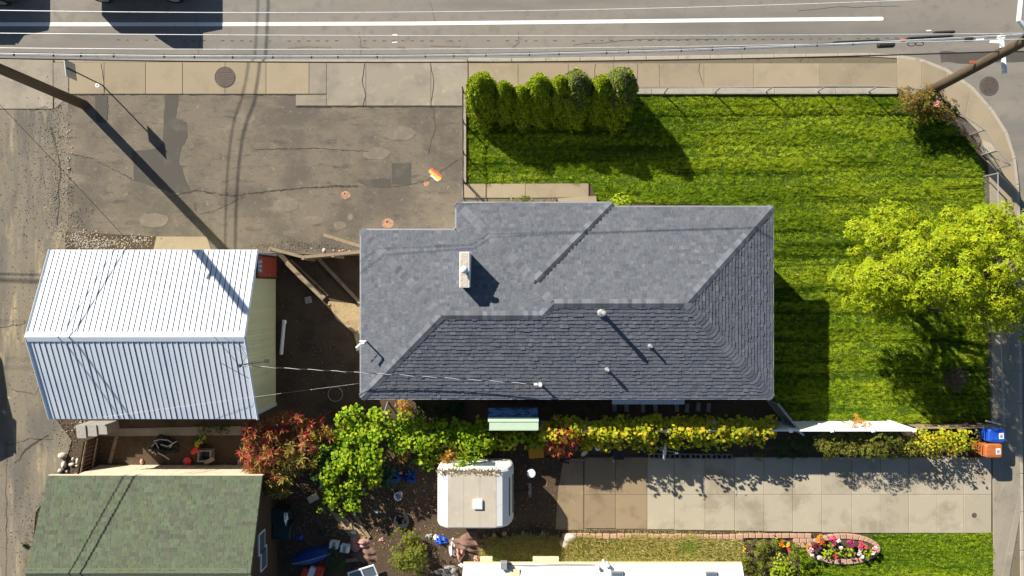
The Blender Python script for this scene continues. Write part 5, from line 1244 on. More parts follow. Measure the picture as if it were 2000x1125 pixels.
tag(addmesh('weed_tuft', leaf_quads(*(lambda r, p: (np.repeat(np.array([[p.x, p.y, .0]]), 60, 0), unit(r.normal(0, 1, (60, 3)) + np.array([0, 0, .9])), unit(r.normal(0, 1, (60, 3))), r.uniform(.1, .2, 60), np.full(60, .03)))(np.random.default_rng(1), P(51, 1065))), np.arange(240).reshape(-1, 4), M['lf_deep']), 'single dark green weed tuft at the alley edge beside the shed', 'plant')

# ------------------------------------------------------------------ flower beds south of the driveway
pv = thing('garden_edging', 'row of pinkish paving stones edging the weeds below the driveway', 'edging', P(1270, 1048))
x = 1098
while x < 1440:
    w_ = rnd.uniform(11, 16); a, b_ = P(x + .6, 1041 + (x - 1098) * .006), P(x + w_ - .6, 1051 + (x - 1098) * .006)
    MB().box(((a.x + b_.x) / 2, (a.y + b_.y) / 2, .03), (b_.x - a.x, (a.y - b_.y) * rnd.uniform(.8, 1.15), .1), rz=rnd.uniform(-.08, .08)).build('paving_stone', M['pink'], pv, bevel=.02); x += w_
bd = thing('flower_bed', 'long flower bed edged by rows of pinkish pavers, left of the oval one', 'flower bed', P(1500, 1080))
MB().prism(XY([(1440, 1064), (1545, 1058), (1560, 1085), (1560, 1135), (1470, 1135)]), -.1, .04).build('soil', M['dirt'], bd)
for row, (y, x0, x1) in enumerate(((1046, 1440, 1580), (1055.5, 1545, 1582), (1064.5, 1545, 1576))):
    x = x0 + row * 3
    while x < x1:
        w_ = rnd.uniform(11, 15); a, b_ = P(x + .6, y - 4.4), P(x + w_ - .6, y + 4.4)
        MB().box(((a.x + b_.x) / 2, (a.y + b_.y) / 2, .02), (b_.x - a.x, a.y - b_.y, .09), rz=rnd.uniform(-.06, .06)).build('paving_stone', M['pink'], bd, bevel=.018); x += w_
ov = thing('flower_bed', 'oval flower bed ringed with pink curved pavers on the small lawn', 'flower bed', P(1646, 1072))
oc_ = P(1646, 1072); MB().lathe((0, 0, -.05), [(1, 0), (1, .1)], 24)
sm = MB(); sm.v = []
el = [(1646 + 62 * math.cos(t), 1072 + 22 * math.sin(t)) for t in np.linspace(0, 2 * math.pi, 25)[:-1]]
MB().prism(XY(el), -.1, .05).build('soil', M['dirt'], ov)
for i in range(34):
    t0 = 2 * math.pi * i / 34 + .012; t1 = 2 * math.pi * (i + 1) / 34 - .012
    ring = lambda t, f: (1646 + (62 + f) * math.cos(t), 1071 + (20 + f) * math.sin(t))
    MB().prism(XY([ring(t0, 0), ring(t1, 0), ring(t1, 9.5), ring(t0, 9.5)]), -.05, .1 + rnd.uniform(-.01, .01)).build('paving_stone', M['pink'], ov, bevel=.012)
pet = {'orange': [(.72, .24, .02), (.8, .36, .03)], 'maroon': [(.16, .015, .04), (.24, .03, .06)], 'pink': [(.72, .06, .2), (.8, .14, .28)], 'rose': [(.78, .45, .5), (.8, .55, .58)], 'white': [(.8, .78, .76), (.72, .66, .68)], 'red': [(.6, .06, .06), (.7, .1, .1)], 'yellow': [(.75, .5, .03), (.8, .6, .05)], 'rust': [(.45, .09, .02), (.55, .15, .03)], 'mauve': [(.35, .04, .14), (.45, .07, .18)]}
for c_ in pet: M['p_' + c_] = leafmat('petal_' + c_, pet[c_] + pet[c_], transl=.2)
fr = np.random.default_rng(8)
def flower(px, py, size, colr, label, nb=5, z=.42):
    size *= .82; p = P(px, py, z); t = thing('flowering_plant', label, 'flower', (p.x, p.y, 0), 'flowers in the two beds below the driveway')
    cen = np.array([p.x, p.y, z]) + fr.normal(0, 1, (nb, 3)) * [size * .45, size * .45, .03]
    k = 16; pts = np.repeat(cen, k, 0); dd = unit(fr.normal(0, 1, (nb * k, 3)) + np.array([0, 0, .35]))
    leaves_obj(round_leaves(pts, dd, unit(fr.normal(0, 1, (nb * k, 3))), np.full(nb * k, size * .55)), 6, M['p_' + colr], t, 'blooms')
    for c in cen: MB().tube([(p.x, p.y, .0), tuple(c)], .008, 4).build('stalk', M['lf_deep'], t)
fl_ = [(1601, 1051, .15, 'orange', 'orange bloom at the top left inside the oval bed'), (1591, 1064, .2, 'maroon', 'dark maroon bloom at the left end of the oval bed'), (1586, 1077, .19, 'rose', 'pale pink bloom at the left end of the oval bed'), (1611, 1059, .15, 'rust', 'rust-coloured bloom right of the maroon one'),
       (1626, 1056, .17, 'pink', 'hot pink bloom at the upper middle of the oval bed'), (1638, 1057, .13, 'white', 'white bloom right beside the hot pink one'), (1641, 1068, .13, 'white', 'white blooms at the centre of the oval bed'), (1663, 1059, .2, 'mauve', 'wide mauve blooms along the top of the oval bed'),
       (1684, 1065, .2, 'pink', 'hot pink bloom cluster toward the right end of the oval bed'), (1680, 1082, .17, 'white', 'whitish pink blooms at the lower right of the oval bed'), (1708, 1078, .18, 'rose', 'pale rose blooms at the right tip of the oval bed'), (1632, 1085, .1, 'red', 'small red bloom at the lower middle of the oval bed'), (1600, 1089, .11, 'white', 'white bloom at the lower left of the oval bed'), (1577, 1066, .09, 'orange', 'small orange bloom on the left rim of the oval bed'),
       (1528, 1062, .16, 'orange', 'orange bloom at the right end of the long bed'), (1539, 1064, .12, 'yellow', 'amber bloom just right of the orange one in the long bed'), (1541, 1073, .12, 'red', 'pinkish red bloom below the amber one in the long bed'), (1453, 1073, .1, 'yellow', 'small yellow bloom at the left end of the long bed'), (1517, 1051, .07, 'yellow', 'tiny yellow bloom on the paver edge of the long bed')]
for f_ in fl_: flower(*f_)
shrub('bed_foliage', 'yellow-green leaves filling the middle of the oval bed', 'plant', band(1612, 1705, 1066, 1084, .1, .3, 16, .14, .22), M['lf_lime'], 111, 520, (.06, .11), rnd_leaf=True, stem=False)
shrub('bed_foliage', 'grey-green leafy plants in the long bed', 'plant', band(1448, 1522, 1060, 1125, .12, .4, 26, .16, .26), M['lf_olive'], 112, 420, (.05, .11), stem=False)
shrub('lime_shrub', 'bright lime shrub at the bottom edge of the long bed', 'shrub', [(1528, 1092, .45, .34, .3, .3), (1522, 1110, .5, .38, .3, .3), (1540, 1108, .45, .3, .3, .3), (1515, 1122, .4, .3, .25, .25), (1535, 1125, .4, .3, .25, .25)], M['lf_lime'], 113, 520, (.06, .11), rnd_leaf=True)
shrub('tall_plant', 'tall leafy plant casting shade on the lawn right of the long bed', 'plant', [(1553, 1068, .9, .12, .12, .3), (1548, 1085, .8, .14, .14, .3)], M['lf_olive'], 114, 700, (.06, .12))
# ------------------------------------------------------------------ the small camper
cz = 2.35
xa, xb = P(851, 970, cz).x, P(1003, 970, 1.9).x; ya0, yb0 = P(900, 918, cz).y, P(900, 1034, cz).y
tl = thing('camper_trailer', 'small white camper trailer with dirty beige roof in the dirt yard', 'trailer', ((xa + xb) / 2, (ya0 + yb0) / 2, 0))
prof = [(xa + .12, .55), (xa + .02, .8), (xa, 1.75), (xa + .1, 2.1), (xa + .32, 2.3), (xa + .42, 2.335), (xb - .62, 2.335), (xb - .4, 2.27), (xb - .18, 2.05), (xb - .05, 1.7), (xb, 1.3), (xb - .04, .8), (xb - .15, .55)]
b = MB(); ys_ = [(yb0, .10), (yb0 + .03, .035), (yb0 + .1, 0), (ya0 - .1, 0), (ya0 - .03, .035), (ya0, .10)]
cxm, czm = (xa + xb) / 2, 1.4
for y, ins in ys_:
    for x, z in prof:
        b.v.append((x + (ins if x < cxm else -ins), y, z - (ins if z > czm else -ins)))
k = len(prof)
for i in range(len(ys_) - 1):
    for j in range(k):
        q = (j + 1) % k; b.f.append((i * k + j, i * k + q, (i + 1) * k + q, (i + 1) * k + j))
b.f.append(tuple(range(k - 1, -1, -1))); b.f.append(tuple(range((len(ys_) - 1) * k, len(ys_) * k)))
b.build('body', M['trailer'], tl)
yl, yh = yb0 + .07, ya0 - .12
for i in range(3):
    x0_, x1_ = xa + .42 + i * (xb - .62 - xa - .42) / 3, xa + .42 + (i + 1) * (xb - .62 - xa - .42) / 3
    MB().prism([(x0_ + .004, yl), (x1_ - .004, yl), (x1_ - .004, yh), (x0_ + .004, yh)], 2.3, 2.343).build('roof_sheet', M['trailerroof'], tl)
vp = P(933, 986, 2.45); v = MB().box((vp.x, vp.y, 2.38), (.34, .34, .1)).build('roof_vent', M['white'], tl, bevel=.012); MB().box((vp.x, vp.y, 2.432), (.26, .26, .02)).build('vent_lid', M['wmetal'], v, bevel=.008)
MB().box((xb - .1, (ya0 + yb0) / 2, 1.78), (.03, 1.4, .5), ry=-.32).build('front_window', M['glass'], tl)
for s, y in ((1, ya0), (-1, yb0)):
    MB().box((cxm + .3, y, 1.55), (.8, .04, .5)).build('side_window', M['glass'], tl)
    w_ = MB().lathe((cxm - .1, y - s * .14, .3), [(.2, -.09), (.3, -.09), (.32, -.05), (.32, .05), (.3, .09), (.2, .09)], 20, (0, 1, 0)).build('wheel', M['rubber'], tl)
    MB().lathe((cxm - .1, y - s * .14, .3), [(.19, -.095), (.08, -.06), (.19, .095)], 14, (0, 1, 0)).build('rim', M['steel'], w_)
    MB().box((xb - .02, y - s * .16, 1.0), (.05, .12, .2)).build('marker_light', M['redplastic'], tl)
tp = P(1034, 957, .5)
for y in ((ya0 + yb0) / 2 + .42, (ya0 + yb0) / 2 - .3):
    MB().tube([(xb - .25, y, .5), (tp.x, tp.y, .5)], .035, 6).build('tongue_bar', M['dark'], tl)
MB().lathe((tp.x, tp.y, .1), [(.03, 0), (.03, .7), (.05, .72), (.05, .76)], 10).build('jack', M['steel'], tl)
MB().box((tp.x + .02, tp.y + .12, .55), (.09, .3, .1)).build('coupler', M['block'], tl, bevel=.01); MB().box((tp.x + .03, tp.y - .2, .3), (.12, .26, .08)).build('jack_foot', M['wood'], tl)
# leaf litter on its roof edge (uncountable)
r6 = np.random.default_rng(61); n = 420
bx = r6.uniform(xa + .05, xb - .5, n); by = ya0 - np.abs(r6.normal(0, .07, n)); d = unit(r6.normal(0, 1, (n, 3)) * [1, 1, .25]); L = r6.uniform(.05, .14, n)
lit = addmesh('leaf_litter', leaf_quads(np.stack([bx, by, np.full(n, 2.35)], 1), d, np.tile([[0, 0, 1.]], (n, 1)), L, L * .35), np.arange(4 * n).reshape(-1, 4), M['lf_drygrass'])
tag(lit, 'dry fallen leaves lying along the north edge of the camper roof', 'leaves', kind='stuff')

# ------------------------------------------------------------------ wheeled bins
def wheelie(px, py, m, label, lean):
    c = P(px, py, 1.0); t = thing('wheeled_bin', label, 'bin', (c.x, c.y, 0))
    bd_ = MB(); z0, z1 = .08, .98
    for z, sx, sy in ((z0, .21, .2), (z1, .3, .25)):
        bd_.v += [(c.x - sx, c.y - sy, z), (c.x + sx, c.y - sy, z), (c.x + sx, c.y + sy, z), (c.x - sx, c.y + sy, z)]
    bd_.f = [(3, 2, 1, 0), (4, 5, 6, 7), (0, 1, 5, 4), (1, 2, 6, 5), (2, 3, 7, 6), (3, 0, 4, 7)]; bd_.build('body', m, t, bevel=.03)
    ld = MB(); rings = [(.325, .27, 1.0), (.325, .27, 1.04), (.285, .235, 1.075), (.17, .13, 1.09)]
    for sx, sy, z in rings:
        for aa in range(20):
            th = 2 * math.pi * aa / 20; ex = .35
            ld.v.append((c.x + .02 + sx * math.copysign(abs(math.cos(th)) ** ex, math.cos(th)), c.y + sy * math.copysign(abs(math.sin(th)) ** ex, math.sin(th)), z))
    for i in range(3):
        for aa in range(20):
            q = (aa + 1) % 20; ld.f.append((20 * i + aa, 20 * i + q, 20 * i + 20 + q, 20 * i + 20 + aa))
    ld.f += [tuple(range(60, 80)), tuple(range(19, -1, -1))]; lid = ld.build('lid', m, t, smooth=False)
    MB().box((c.x + .16, c.y - .01, 1.093), (.17, .22, .008), rz=.05).build('sticker', M['white'], lid)
    MB().box((c.x + .16, c.y - .02, 1.099), (.1, .13, .004), rz=.05).build('sticker_print', M['steel'], lid)
    for q in (-.2, .2): MB().box((c.x - .08, c.y + q * .8, 1.082), (.26, .025, .02)).build('lid_rib', m, lid)
    MB().tube([(c.x - .34, c.y - .2, .98), (c.x - .4, c.y - .19, 1.0), (c.x - .4, c.y + .19, 1.0), (c.x - .34, c.y + .2, .98)], .018, 6).build('handle', m, t)
    for s in (-1, 1): MB().lathe((c.x - .26, c.y + s * .23, .13), [(.04, -.03), (.12, -.03), (.13, 0), (.12, .03), (.04, .03)], 16, (0, 1, 0)).build('wheel', M['rubber'], t)
wheelie(1944, 850, M['blue'], 'blue wheeled recycling bin with a white sticker at the driveway end', 0)
wheelie(1938, 880, M['brownbin'], 'orange-brown wheeled bin standing in front of the blue one', 0)
bs_ = thing('wooden_box', 'small weathered wooden box frame beside the bins', 'box', P(1908, 862))
for dx_, dy_, sx, sy in ((0, .22, .2, .03), (0, -.22, .2, .03), (.1, 0, .03, .47), (-.1, 0, .03, .47)):
    q = P(1908, 862); MB().box((q.x + dx_, q.y + dy_, .2), (sx, sy, .45)).build('board', M['wood'], bs_)
for i, (x, y) in enumerate(((1952, 842), (1975, 835))):
    pass
# satellite dish
c = P(1297, 880, .95); ds = thing('satellite_dish', 'white satellite dish on a post in front of the fence vines', 'satellite dish', (c.x, c.y - .0, 0))
ax = Vector((.93, -.12, .34)).normalized()
MB().lathe(c - ax * .02, [(.36, .08), (.3, .045), (.2, .018), (.05, .0), (.05, -.012), (.2, .006), (.3, .033), (.365, .07)], 26, ax).build('dish', M['white'], ds, smooth=True)
MB().tube([c - ax * .02, c - ax * .12, Vector((c.x - .12, c.y, .0))], .03, 8).build('mast', M['steel'], ds)
MB().tube([c + Vector((0, -.05, -.33)), c + ax * .4 + Vector((0, -.02, -.2)), c + ax * .45], .015, 6).build('feed_arm', M['steel'], ds); MB().box(c + ax * .46, (.1, .07, .08)).build('receiver', M['white'], ds)
# cinder blocks with two cells each
M['blockv'] = mat('cinder_block', (.22, .215, .2), [((.15, .145, .135), 8, .5, .75)], .95, (60, .6, .01), ovar=.12)
def cinder(cx, cy, rz, label=None, z=0):
    b = MB(); L, W, H, t = .39, .19, .19, .032
    for sx in (-1, 1): b.box((sx * (L - t) / 2, 0, H / 2), (t, W, H))
    b.box((0, 0, H / 2), (t, W - .002, H - .002))
    for sy in (-1, 1): b.box((0, sy * (W - t) / 2, H / 2 - .001), (L - 2 * t - .0, t, H - .004))
    R = Matrix.Rotation(rz, 3, 'Z'); b.v = [tuple(R @ Vector(q) + Vector((cx, cy, z - .03))) for q in b.v]
    return tag(b.build('cinder_block', M['blockv']), label or 'grey two-cell cinder block in the row along the driveway edge', 'cinder block', 'cinder blocks in the row along the driveway edge')
for i in range(8):
    q = P(1276 + i * 20.3, 889 + i * .2); cinder(q.x, q.y, rnd.uniform(-.02, .02), ['westernmost', 'second', 'third', 'fourth', 'fifth', 'sixth', 'seventh', 'easternmost'][i] + ' two-cell cinder block in the row along the driveway, counted from the west')
for i in range(2):
    q = P(1466 + i * 21, 896); 
# mint-roofed hutch
mz = 2.3
a, b_ = P(953, 797, mz), P(1052, 840, mz)
hu = thing('garden_hutch', 'small hutch with mint-green metal roof whose north half is coloured blue for shade, by the fence', 'hutch', ((a.x + b_.x) / 2, (a.y + b_.y) / 2, 0))
ym = P(1000, 815, mz).y; y2 = P(1000, 824, mz).y
MB().box(((a.x + b_.x) / 2, (a.y + b_.y) / 2 + .02, 1.05), (b_.x - a.x - .16, a.y - b_.y - .12, 2.1)).build('wall', M['brownwood'], hu)
w_ = (b_.x - a.x)
MB().box(((a.x + b_.x) / 2, (ym + y2) / 2, mz - .02), (w_, ym - y2 - .006, .03), rx=-.12).build('roof_sheet', M['mint'], hu)
MB().box(((a.x + b_.x) / 2 + .02, (y2 + b_.y) / 2, mz - .045), (w_ * .97, y2 - b_.y, .03), rx=.05).build('roof_sheet', M['mint'], hu)
MB().box(((a.x + b_.x) / 2, b_.y - .01, mz - .07), (w_ * .96, .025, .05)).build('roof_lip', M['mint'], hu)
MB().box(((a.x + b_.x) / 2 - .01, (a.y + ym) / 2, mz - .03), (w_ * .98, a.y - ym - .01, .03), rx=.1).build('shaded_roof_sheet', M['shadesheet'], hu)  # north half of the roof, shade put into its blue colour
MB().box(((a.x + b_.x) / 2, a.y + .01, mz - .07), (w_, .04, .06)).build('roof_beam', M['brownwood'], hu)

# ------------------------------------------------------------------ loose clutter
def crumple(name, label, cat, px, py, rx, ry, h, m, seed, z=-.03, part=None):
    """a heap or a crumpled sheet: closed lumpy mound"""
    r = np.random.default_rng(seed); c = P(px, py); n, mm = 30, 11
    V = []; ph = r.uniform(0, 6.28, 8)
    for j in range(mm):
        f = j / (mm - 1)
        for i in range(n):
            a_ = 2 * math.pi * i / n
            rad = f * (1 + .16 * math.sin(3 * a_ + ph[0]) + .12 * math.sin(5 * a_ + ph[1]) + .06 * math.sin(9 * a_ + ph[2]))
            x, y = rx * rad * math.cos(a_), ry * rad * math.sin(a_)
            zz = h * max(0, (1 - f ** 2.2)) * (.75 + .3 * math.sin(7 * x / rx + ph[3] + 2 * y / ry) + .25 * math.sin(9 * y / ry + ph[4] + 3 * x / rx) + .15 * math.sin(19 * (x / rx + y / ry) + ph[5]))
            V.append((c.x + x, c.y + y, z + max(.004, zz) if j < mm - 1 else z))
    F = [(j * n + i, j * n + (i + 1) % n, (j + 1) * n + (i + 1) % n, (j + 1) * n + i) for j in range(mm - 1) for i in range(n)]
    o = addmesh(name, V, F, m, part, smooth=False)
    return tag(o, label, cat) if part is None else o
def rock(px, py, s, m, label, seed, sz=.6, group=None, name='rock', z=0):
    bm = bmesh.new(); bmesh.ops.create_icosphere(bm, subdivisions=2, radius=1.0); r = random.Random(seed)
    k = [(Vector((r.gauss(0, 1), r.gauss(0, 1), r.gauss(0, 1))).normalized(), r.uniform(.62, .95)) for _ in range(9)]
    c = P(px, py); asp = r.uniform(.7, 1.3)
    V = []
    for v_ in bm.verts:
        q = v_.co.copy()
        for d_, lim in k:
            e = q.dot(d_)
            if e > lim: q -= d_ * (e - lim)
        V.append((c.x + q.x * s * asp, c.y + q.y * s / asp, z - .03 + (q.z + .55) * s * sz))
    F = [tuple(v_.index for v_ in f.verts) for f in bm.faces]; bm.free()
    return tag(addmesh(name, V, F, m), label, 'rock', group)
rock(124, 889, .16, M['rock'], 'largest pale block of rubble by the alley', 1, 1.0)
for i, (x, y, s) in enumerate(((143, 897, .07), (152, 900, .1), (140, 907, .09), (165, 903, .06), (150, 910, .06), (125, 908, .13), (118, 920, .1), (131, 921, .06))):
    rock(x, y, s, M['rock'], 'pale chunk of rubble by the alley, ' + ['just right of the largest block', 'squarish one at the top right', 'in the middle of the pile', 'farthest to the right', 'small one below the squarish chunk', 'broad one at the left', 'at the bottom left corner', 'small one at the bottom'][i], 20 + i, .9, 'rubble chunks beside the alley')
rock(1113, 1049, .22, M['rock'], 'white boulder at the corner of the paving edge, upper of two', 40, .9); rock(1101, 1061, .22, M['rock'], 'white boulder below the paving edge, lower of two', 41, .7)
for i, (x, y, s) in enumerate(((1100, 1046, .1), (1143, 1046, .14), (1152, 1047, .12), (1430, 1064, .14), (1410, 1062, .13), (1436, 1066, .1))):
    rock(x, y, s, M['pink'] if i < 3 else M['rock'], ['pinkish stone touching the white boulders', 'rounded pink stone right of the white boulders', 'second rounded pink stone right of the boulders', 'pale rounded stone at the long flower bed corner', 'pale stone farther left of the flower bed corner', 'small pale stone nearest the long flower bed'][i], 50 + i, .6, 'stones along the paving edge')
rock(633, 489, .09, M['rock'], 'white stone in front of the angled yard fence', 60); rock(608, 485, .05, M['rock'], 'small pale stone left of the white one by the fence', 61)
for i, (x, y) in enumerate(((652, 489), (664, 490), (670, 489), (683, 491))): rock(x, y, .06, M['pink'], ['leftmost', 'second', 'third', 'rightmost'][i] + ' tan stone against the angled yard fence', 62 + i, .7, 'tan stones at the yard fence')
rock(643, 595, .07, M['orange'], 'orange stone at the end of the lying timbers', 68)
# fenced corner south of the garage
pf = thing('board_fence', 'dark board fence at the west end of the shed yard', 'fence', P(195, 888))
hf = 1.1
for i in range(9):
    a, b_ = P(196 - i * 1.5 + 0, 851 + i * 8.1, 0), P(194.8 - i * 1.5, 851 + (i + 1) * 8.1 - .6, 0)
    MB().box(((a.x + b_.x) / 2 - .02, (a.y + b_.y) / 2, hf / 2 - .05), (.03, abs(a.y - b_.y), hf + rnd.uniform(-.04, .02)), rz=-.15).build('board', M['brownwood'], pf)
for zz in (.3, hf - .1): a, b_ = P(199, 852), P(187, 922); MB().tube([(a.x, a.y, zz), (b_.x, b_.y, zz)], .035, 4).build('rail', M['wood'], pf)
plank((228, 852), (220, 880), .12, .05, M['wood'], 'pale crooked board leaning inside the fenced corner, upper piece'); plank((221, 878), (214, 905), .13, .05, M['wood'], 'pale board continuing below the upper one in the fenced corner')
plank((191, 920), (206, 910), .08, .05, M['white'], 'short white board at the foot of the dark fence')
plank((302, 920), (318, 917), .1, .04, M['wood'], 'short tan board lying on the sunlit strip by the shed')
plank((335, 916), (390, 917), .16, .03, M['dark'], 'dark sheet lying along the shed strip')
jk = thing('scrap_heap', 'heap of black scrap and bent metal in the fenced corner', 'scrap heap', P(322, 872))
crumple('heap', None, None, 322, 870, .55, .38, .4, M['blacktarp'], 70, part=jk)
for i, pts in enumerate((((300, 862), (312, 858), (330, 860)), ((314, 868), (328, 872), (345, 862)), ((325, 858), (338, 866), (332, 874)), ((296, 872), (304, 864), (310, 876)), ((308, 884), (320, 890), (330, 897)))):
    MB().tube([P(a_, b2, .42) for a_, b2 in pts], .022, 6).build('bent_pipe', M['steel'], jk)
wr_ = MB().lathe(P(341, 862) + Vector((0, 0, .3)), [(.14, -.03), (.16, 0), (.14, .03), (.11, .0)], 18, (.3, .4, 1)).build('small_wheel', M['rubber'], jk)
for i, (x, y) in enumerate(((293, 879), (299, 883), (305, 886), (318, 881), (312, 877))): rock(x, y, .07, M['rock'], 'pale stone beside the black scrap heap, ' + ['farthest left', 'second from the left', 'lowest of them', 'farthest right', 'topmost of them'][i], 75 + i, .7, 'stones beside the scrap heap')
rock(277, 902, .1, M['pink'], 'brownish stone below the black scrap heap', 81)
c = P(387, 877); rcn = thing('red_canister', 'red fuel canister below the pale green plant', 'canister', c)
MB().box((c.x, c.y, .16), (.3, .2, .36), rz=.8).build('body', M['redplastic'], rcn, bevel=.04); MB().tube([(c.x + .1, c.y + .1, .34), (c.x + .16, c.y + .16, .42)], .03, 8).build('spout', M['redplastic'], rcn); MB().box((c.x - .03, c.y - .02, .37), (.18, .03, .05), rz=.8).build('handle', M['redplastic'], rcn)
c = P(367, 900); tag(MB().lathe((c.x, c.y, -.03), [(.16, 0), (.17, .05), (.15, .1), (.05, .12)], 16).build('red_tub', M['redplastic']), 'red upturned plastic tub left of the grey crate', 'tub')
c = P(406, 887); cr_ = thing('crate', 'grey open crate with a cardboard flap near the red tub', 'crate', c)
for dx_, dy_, sx, sy in ((0, .2, .5, .03), (0, -.2, .5, .03), (.235, 0, .03, .37), (-.235, 0, .03, .37)): MB().box((c.x + dx_, c.y + dy_, .15), (sx, sy, .36)).build('side', M['block'], cr_)
MB().box((c.x, c.y, .0), (.46, .38, .03)).build('bottom', M['dark'], cr_); MB().box((c.x + .2, c.y - .18, .34), (.4, .16, .015), rz=.5, rx=.3).build('flap', M['wood'], cr_)
for i, (a_, b2) in enumerate((((400, 920), (424, 898)), ((408, 922), (440, 906)), ((430, 918), (460, 908)), ((436, 912), (448, 922)), ((455, 912), (468, 898)))):
    plank(a_, b2, .06, .05, M['wood'] if i % 2 else M['brownwood'], ['dark lath at the left of the broken stack by the shed', 'grey lath crossing the stack of broken wood', 'brown lath on the right of the broken wood stack', 'short crossing lath in the broken wood stack', 'board end next to the scarlet sumac roots'][i])
rock(468, 905, .14, M['rock'], 'grey rock under the left edge of the sumac', 83); rock(452, 918, .1, M['rock'], 'round pale rock at the shed eave under the sumac', 84)
# yard clutter right of the green-roofed shed
c = P(551, 1000); 
for i, (x, y, lab) in enumerate(((556, 1000, 'dark green storage box under the sumac, upper of two'), (560, 1028, 'dark green storage box below the first, lower of two'))):
    c = P(x, y); t = thing('storage_box', lab, 'box', c); MB().box((c.x, c.y, .3), (.62, .5, .66), rz=-.08).build('body', M['bin'], t, bevel=.02); MB().box((c.x, c.y, .65), (.68, .56, .06), rz=-.08).build('lid', M['bin'], t, bevel=.015)
crumple('white_bag', 'white plastic bag on the upper storage box', 'bag', 569, 1000, .09, .25, .12, M['white'], 85, z=.66)
plank((602, 978), (620, 968), .26, .04, M['cream'], 'pale square board lying under the tall vine', name='board')
crumple('tarp', 'blue tarp draped over things behind the camper', 'tarp', 760, 930, .55, .26, .55, M['bluetarp'], 86); crumple('tarp', 'smaller blue tarp right of the larger one', 'tarp', 802, 932, .24, .26, .4, M['bluetarp'], 87)
c = P(780, 965); bk = thing('bucket', 'white open bucket on the leaf-strewn dirt', 'bucket', c)
MB().lathe((c.x, c.y, -.03), [(.12, 0), (.15, .34), (.16, .34), (.16, .36), (.14, .36), (.115, .05), (.01, .04)], 20).build('shell', M['white'], bk); MB().tube([(c.x - .15, c.y, .32), (c.x - .02, c.y - .22, .24), (c.x + .15, c.y, .32)], .008, 5).build('bail', M['steel'], bk)
c = P(786, 1016); tag(MB().lathe((c.x, c.y, .06), [(.17, -.09), (.28, -.09), (.32, -.04), (.32, .04), (.28, .09), (.17, .09), (.16, .0)], 26).build('tyre', M['rubber']), 'black tyre lying flat left of the camper', 'tyre')
c = P(1037, 920); bk = thing('bucket', 'lidded white bucket in front of the camper tongue', 'bucket', c)
MB().lathe((c.x, c.y, -.03), [(.13, 0), (.15, .36)], 20).build('shell', M['white'], bk); MB().lathe((c.x, c.y, .33), [(.165, 0), (.165, .03), (.13, .04)], 20).build('lid', M['white'], bk)
c = P(1047, 882, .4); yc = thing('yellow_crate', 'yellow plastic crate half under the crimson shrub', 'crate', (c.x, c.y, 0))
MB().box((c.x, c.y, .2), (.54, .44, .44), rz=.08).build('body', M['yellow'], yc, bevel=.02); MB().box((c.x, c.y, .435), (.58, .48, .04), rz=.08).build('rim', M['yellow'], yc, bevel=.01)
plank((1060, 892), (1112, 905), .06, .05, M['brownwood'], 'dark pole lying below the yellow crate'); plank((1115, 897), (1152, 899), .06, .05, M['wood'], 'grey pole lying right of the crimson shrub')
c = P(1148, 866); tag(MB().lathe((c.x, c.y, -.03), [(.16, 0), (.18, .28), (.19, .3), (.16, .3), (.14, .06), (.01, .05)], 18).build('plant_pot', M['block']), 'grey round pot between crimson shrub and yellow vine', 'pot')
c = P(1166, 872); tag(MB().lathe((c.x, c.y, -.03), [(.09, 0), (.11, .3), (.05, .33)], 14).build('jug', M['white']), 'small white jug under the left end of the yellow vine', 'jug')
c = P(1140, 884); tag(MB().lathe((c.x, c.y, .1), [(.01, -.02), (.13, .0), (.15, .02), (.13, .01)], 18, (.5, -.5, .7)).build('hub_cap', M['steel']), 'tilted pale hub cap right of the crimson shrub', 'hub cap')
ch_ = thing('garden_chair', 'dark folding chair in the shade under the yellow vine', 'chair', P(1205, 882))
c = P(1205, 882); MB().box((c.x, c.y, .42), (.45, .42, .04)).build('seat', M['dark'], ch_); MB().box((c.x - .22, c.y, .7), (.04, .42, .5), ry=-.2).build('backrest', M['dark'], ch_)
for sx in (-1, 1):
    for sy in (-1, 1): MB().tube([(c.x + sx * .2, c.y + sy * .18, -.02), (c.x + sx * .18, c.y + sy * .17, .42)], .015, 6).build('leg', M['steel'], ch_)
# bottom clutter
bt = thing('boat', 'small blue boat lying upside-down in the shade of the cluttered yard', 'boat', P(610, 1092))
a, b_ = P(572, 1100, .3), P(646, 1080, .3); d_ = (b_ - a); hull = MB(); nst = 9
perp = Vector((-d_.y, d_.x, 0)).normalized()
for i in range(nst):
    t_ = i / (nst - 1); w_ = .3 * math.sin(math.pi * (.12 + .8 * t_)) ** .7; hh = .42 * math.sin(math.pi * (.15 + .75 * t_)) ** .6; c = a + d_ * t_
    for kx, kz in ((-1, 0), (-.85, .55), (-.35, .95), (0, 1.05), (.35, .95), (.85, .55), (1, 0)): q = c + perp * (w_ * kx); hull.v.append((q.x, q.y, -.02 + hh * kz))
for i in range(nst - 1):
    for j in range(6): hull.f.append((7 * i + j, 7 * i + j + 1, 7 * i + 8 + j, 7 * i + 7 + j))
hull.f += [tuple(range(7)), tuple(range(7 * nst - 1, 7 * nst - 8, -1))]
hull.build('hull', M['bluetarp'], bt, smooth=True); MB().tube([a + Vector((0, 0, .1)), a + d_ * .5 + Vector((0, 0, .17)), b_ + Vector((0, 0, .1))], .02, 6).build('keel', M['steel'], bt)
rw = thing('folded_awning', 'red and white folded awning at the bottom edge below the boat', 'awning', P(608, 1118))
for i, m in enumerate((M['redplastic'], M['white'], M['redplastic'])):
    c = P(598 + i * 14, 1119 - i * 2); MB().box((c.x, c.y, .15 + .03 * i), (.3, .55, .2), rz=-.35).build('stripe_panel', m, rw, bevel=.03)
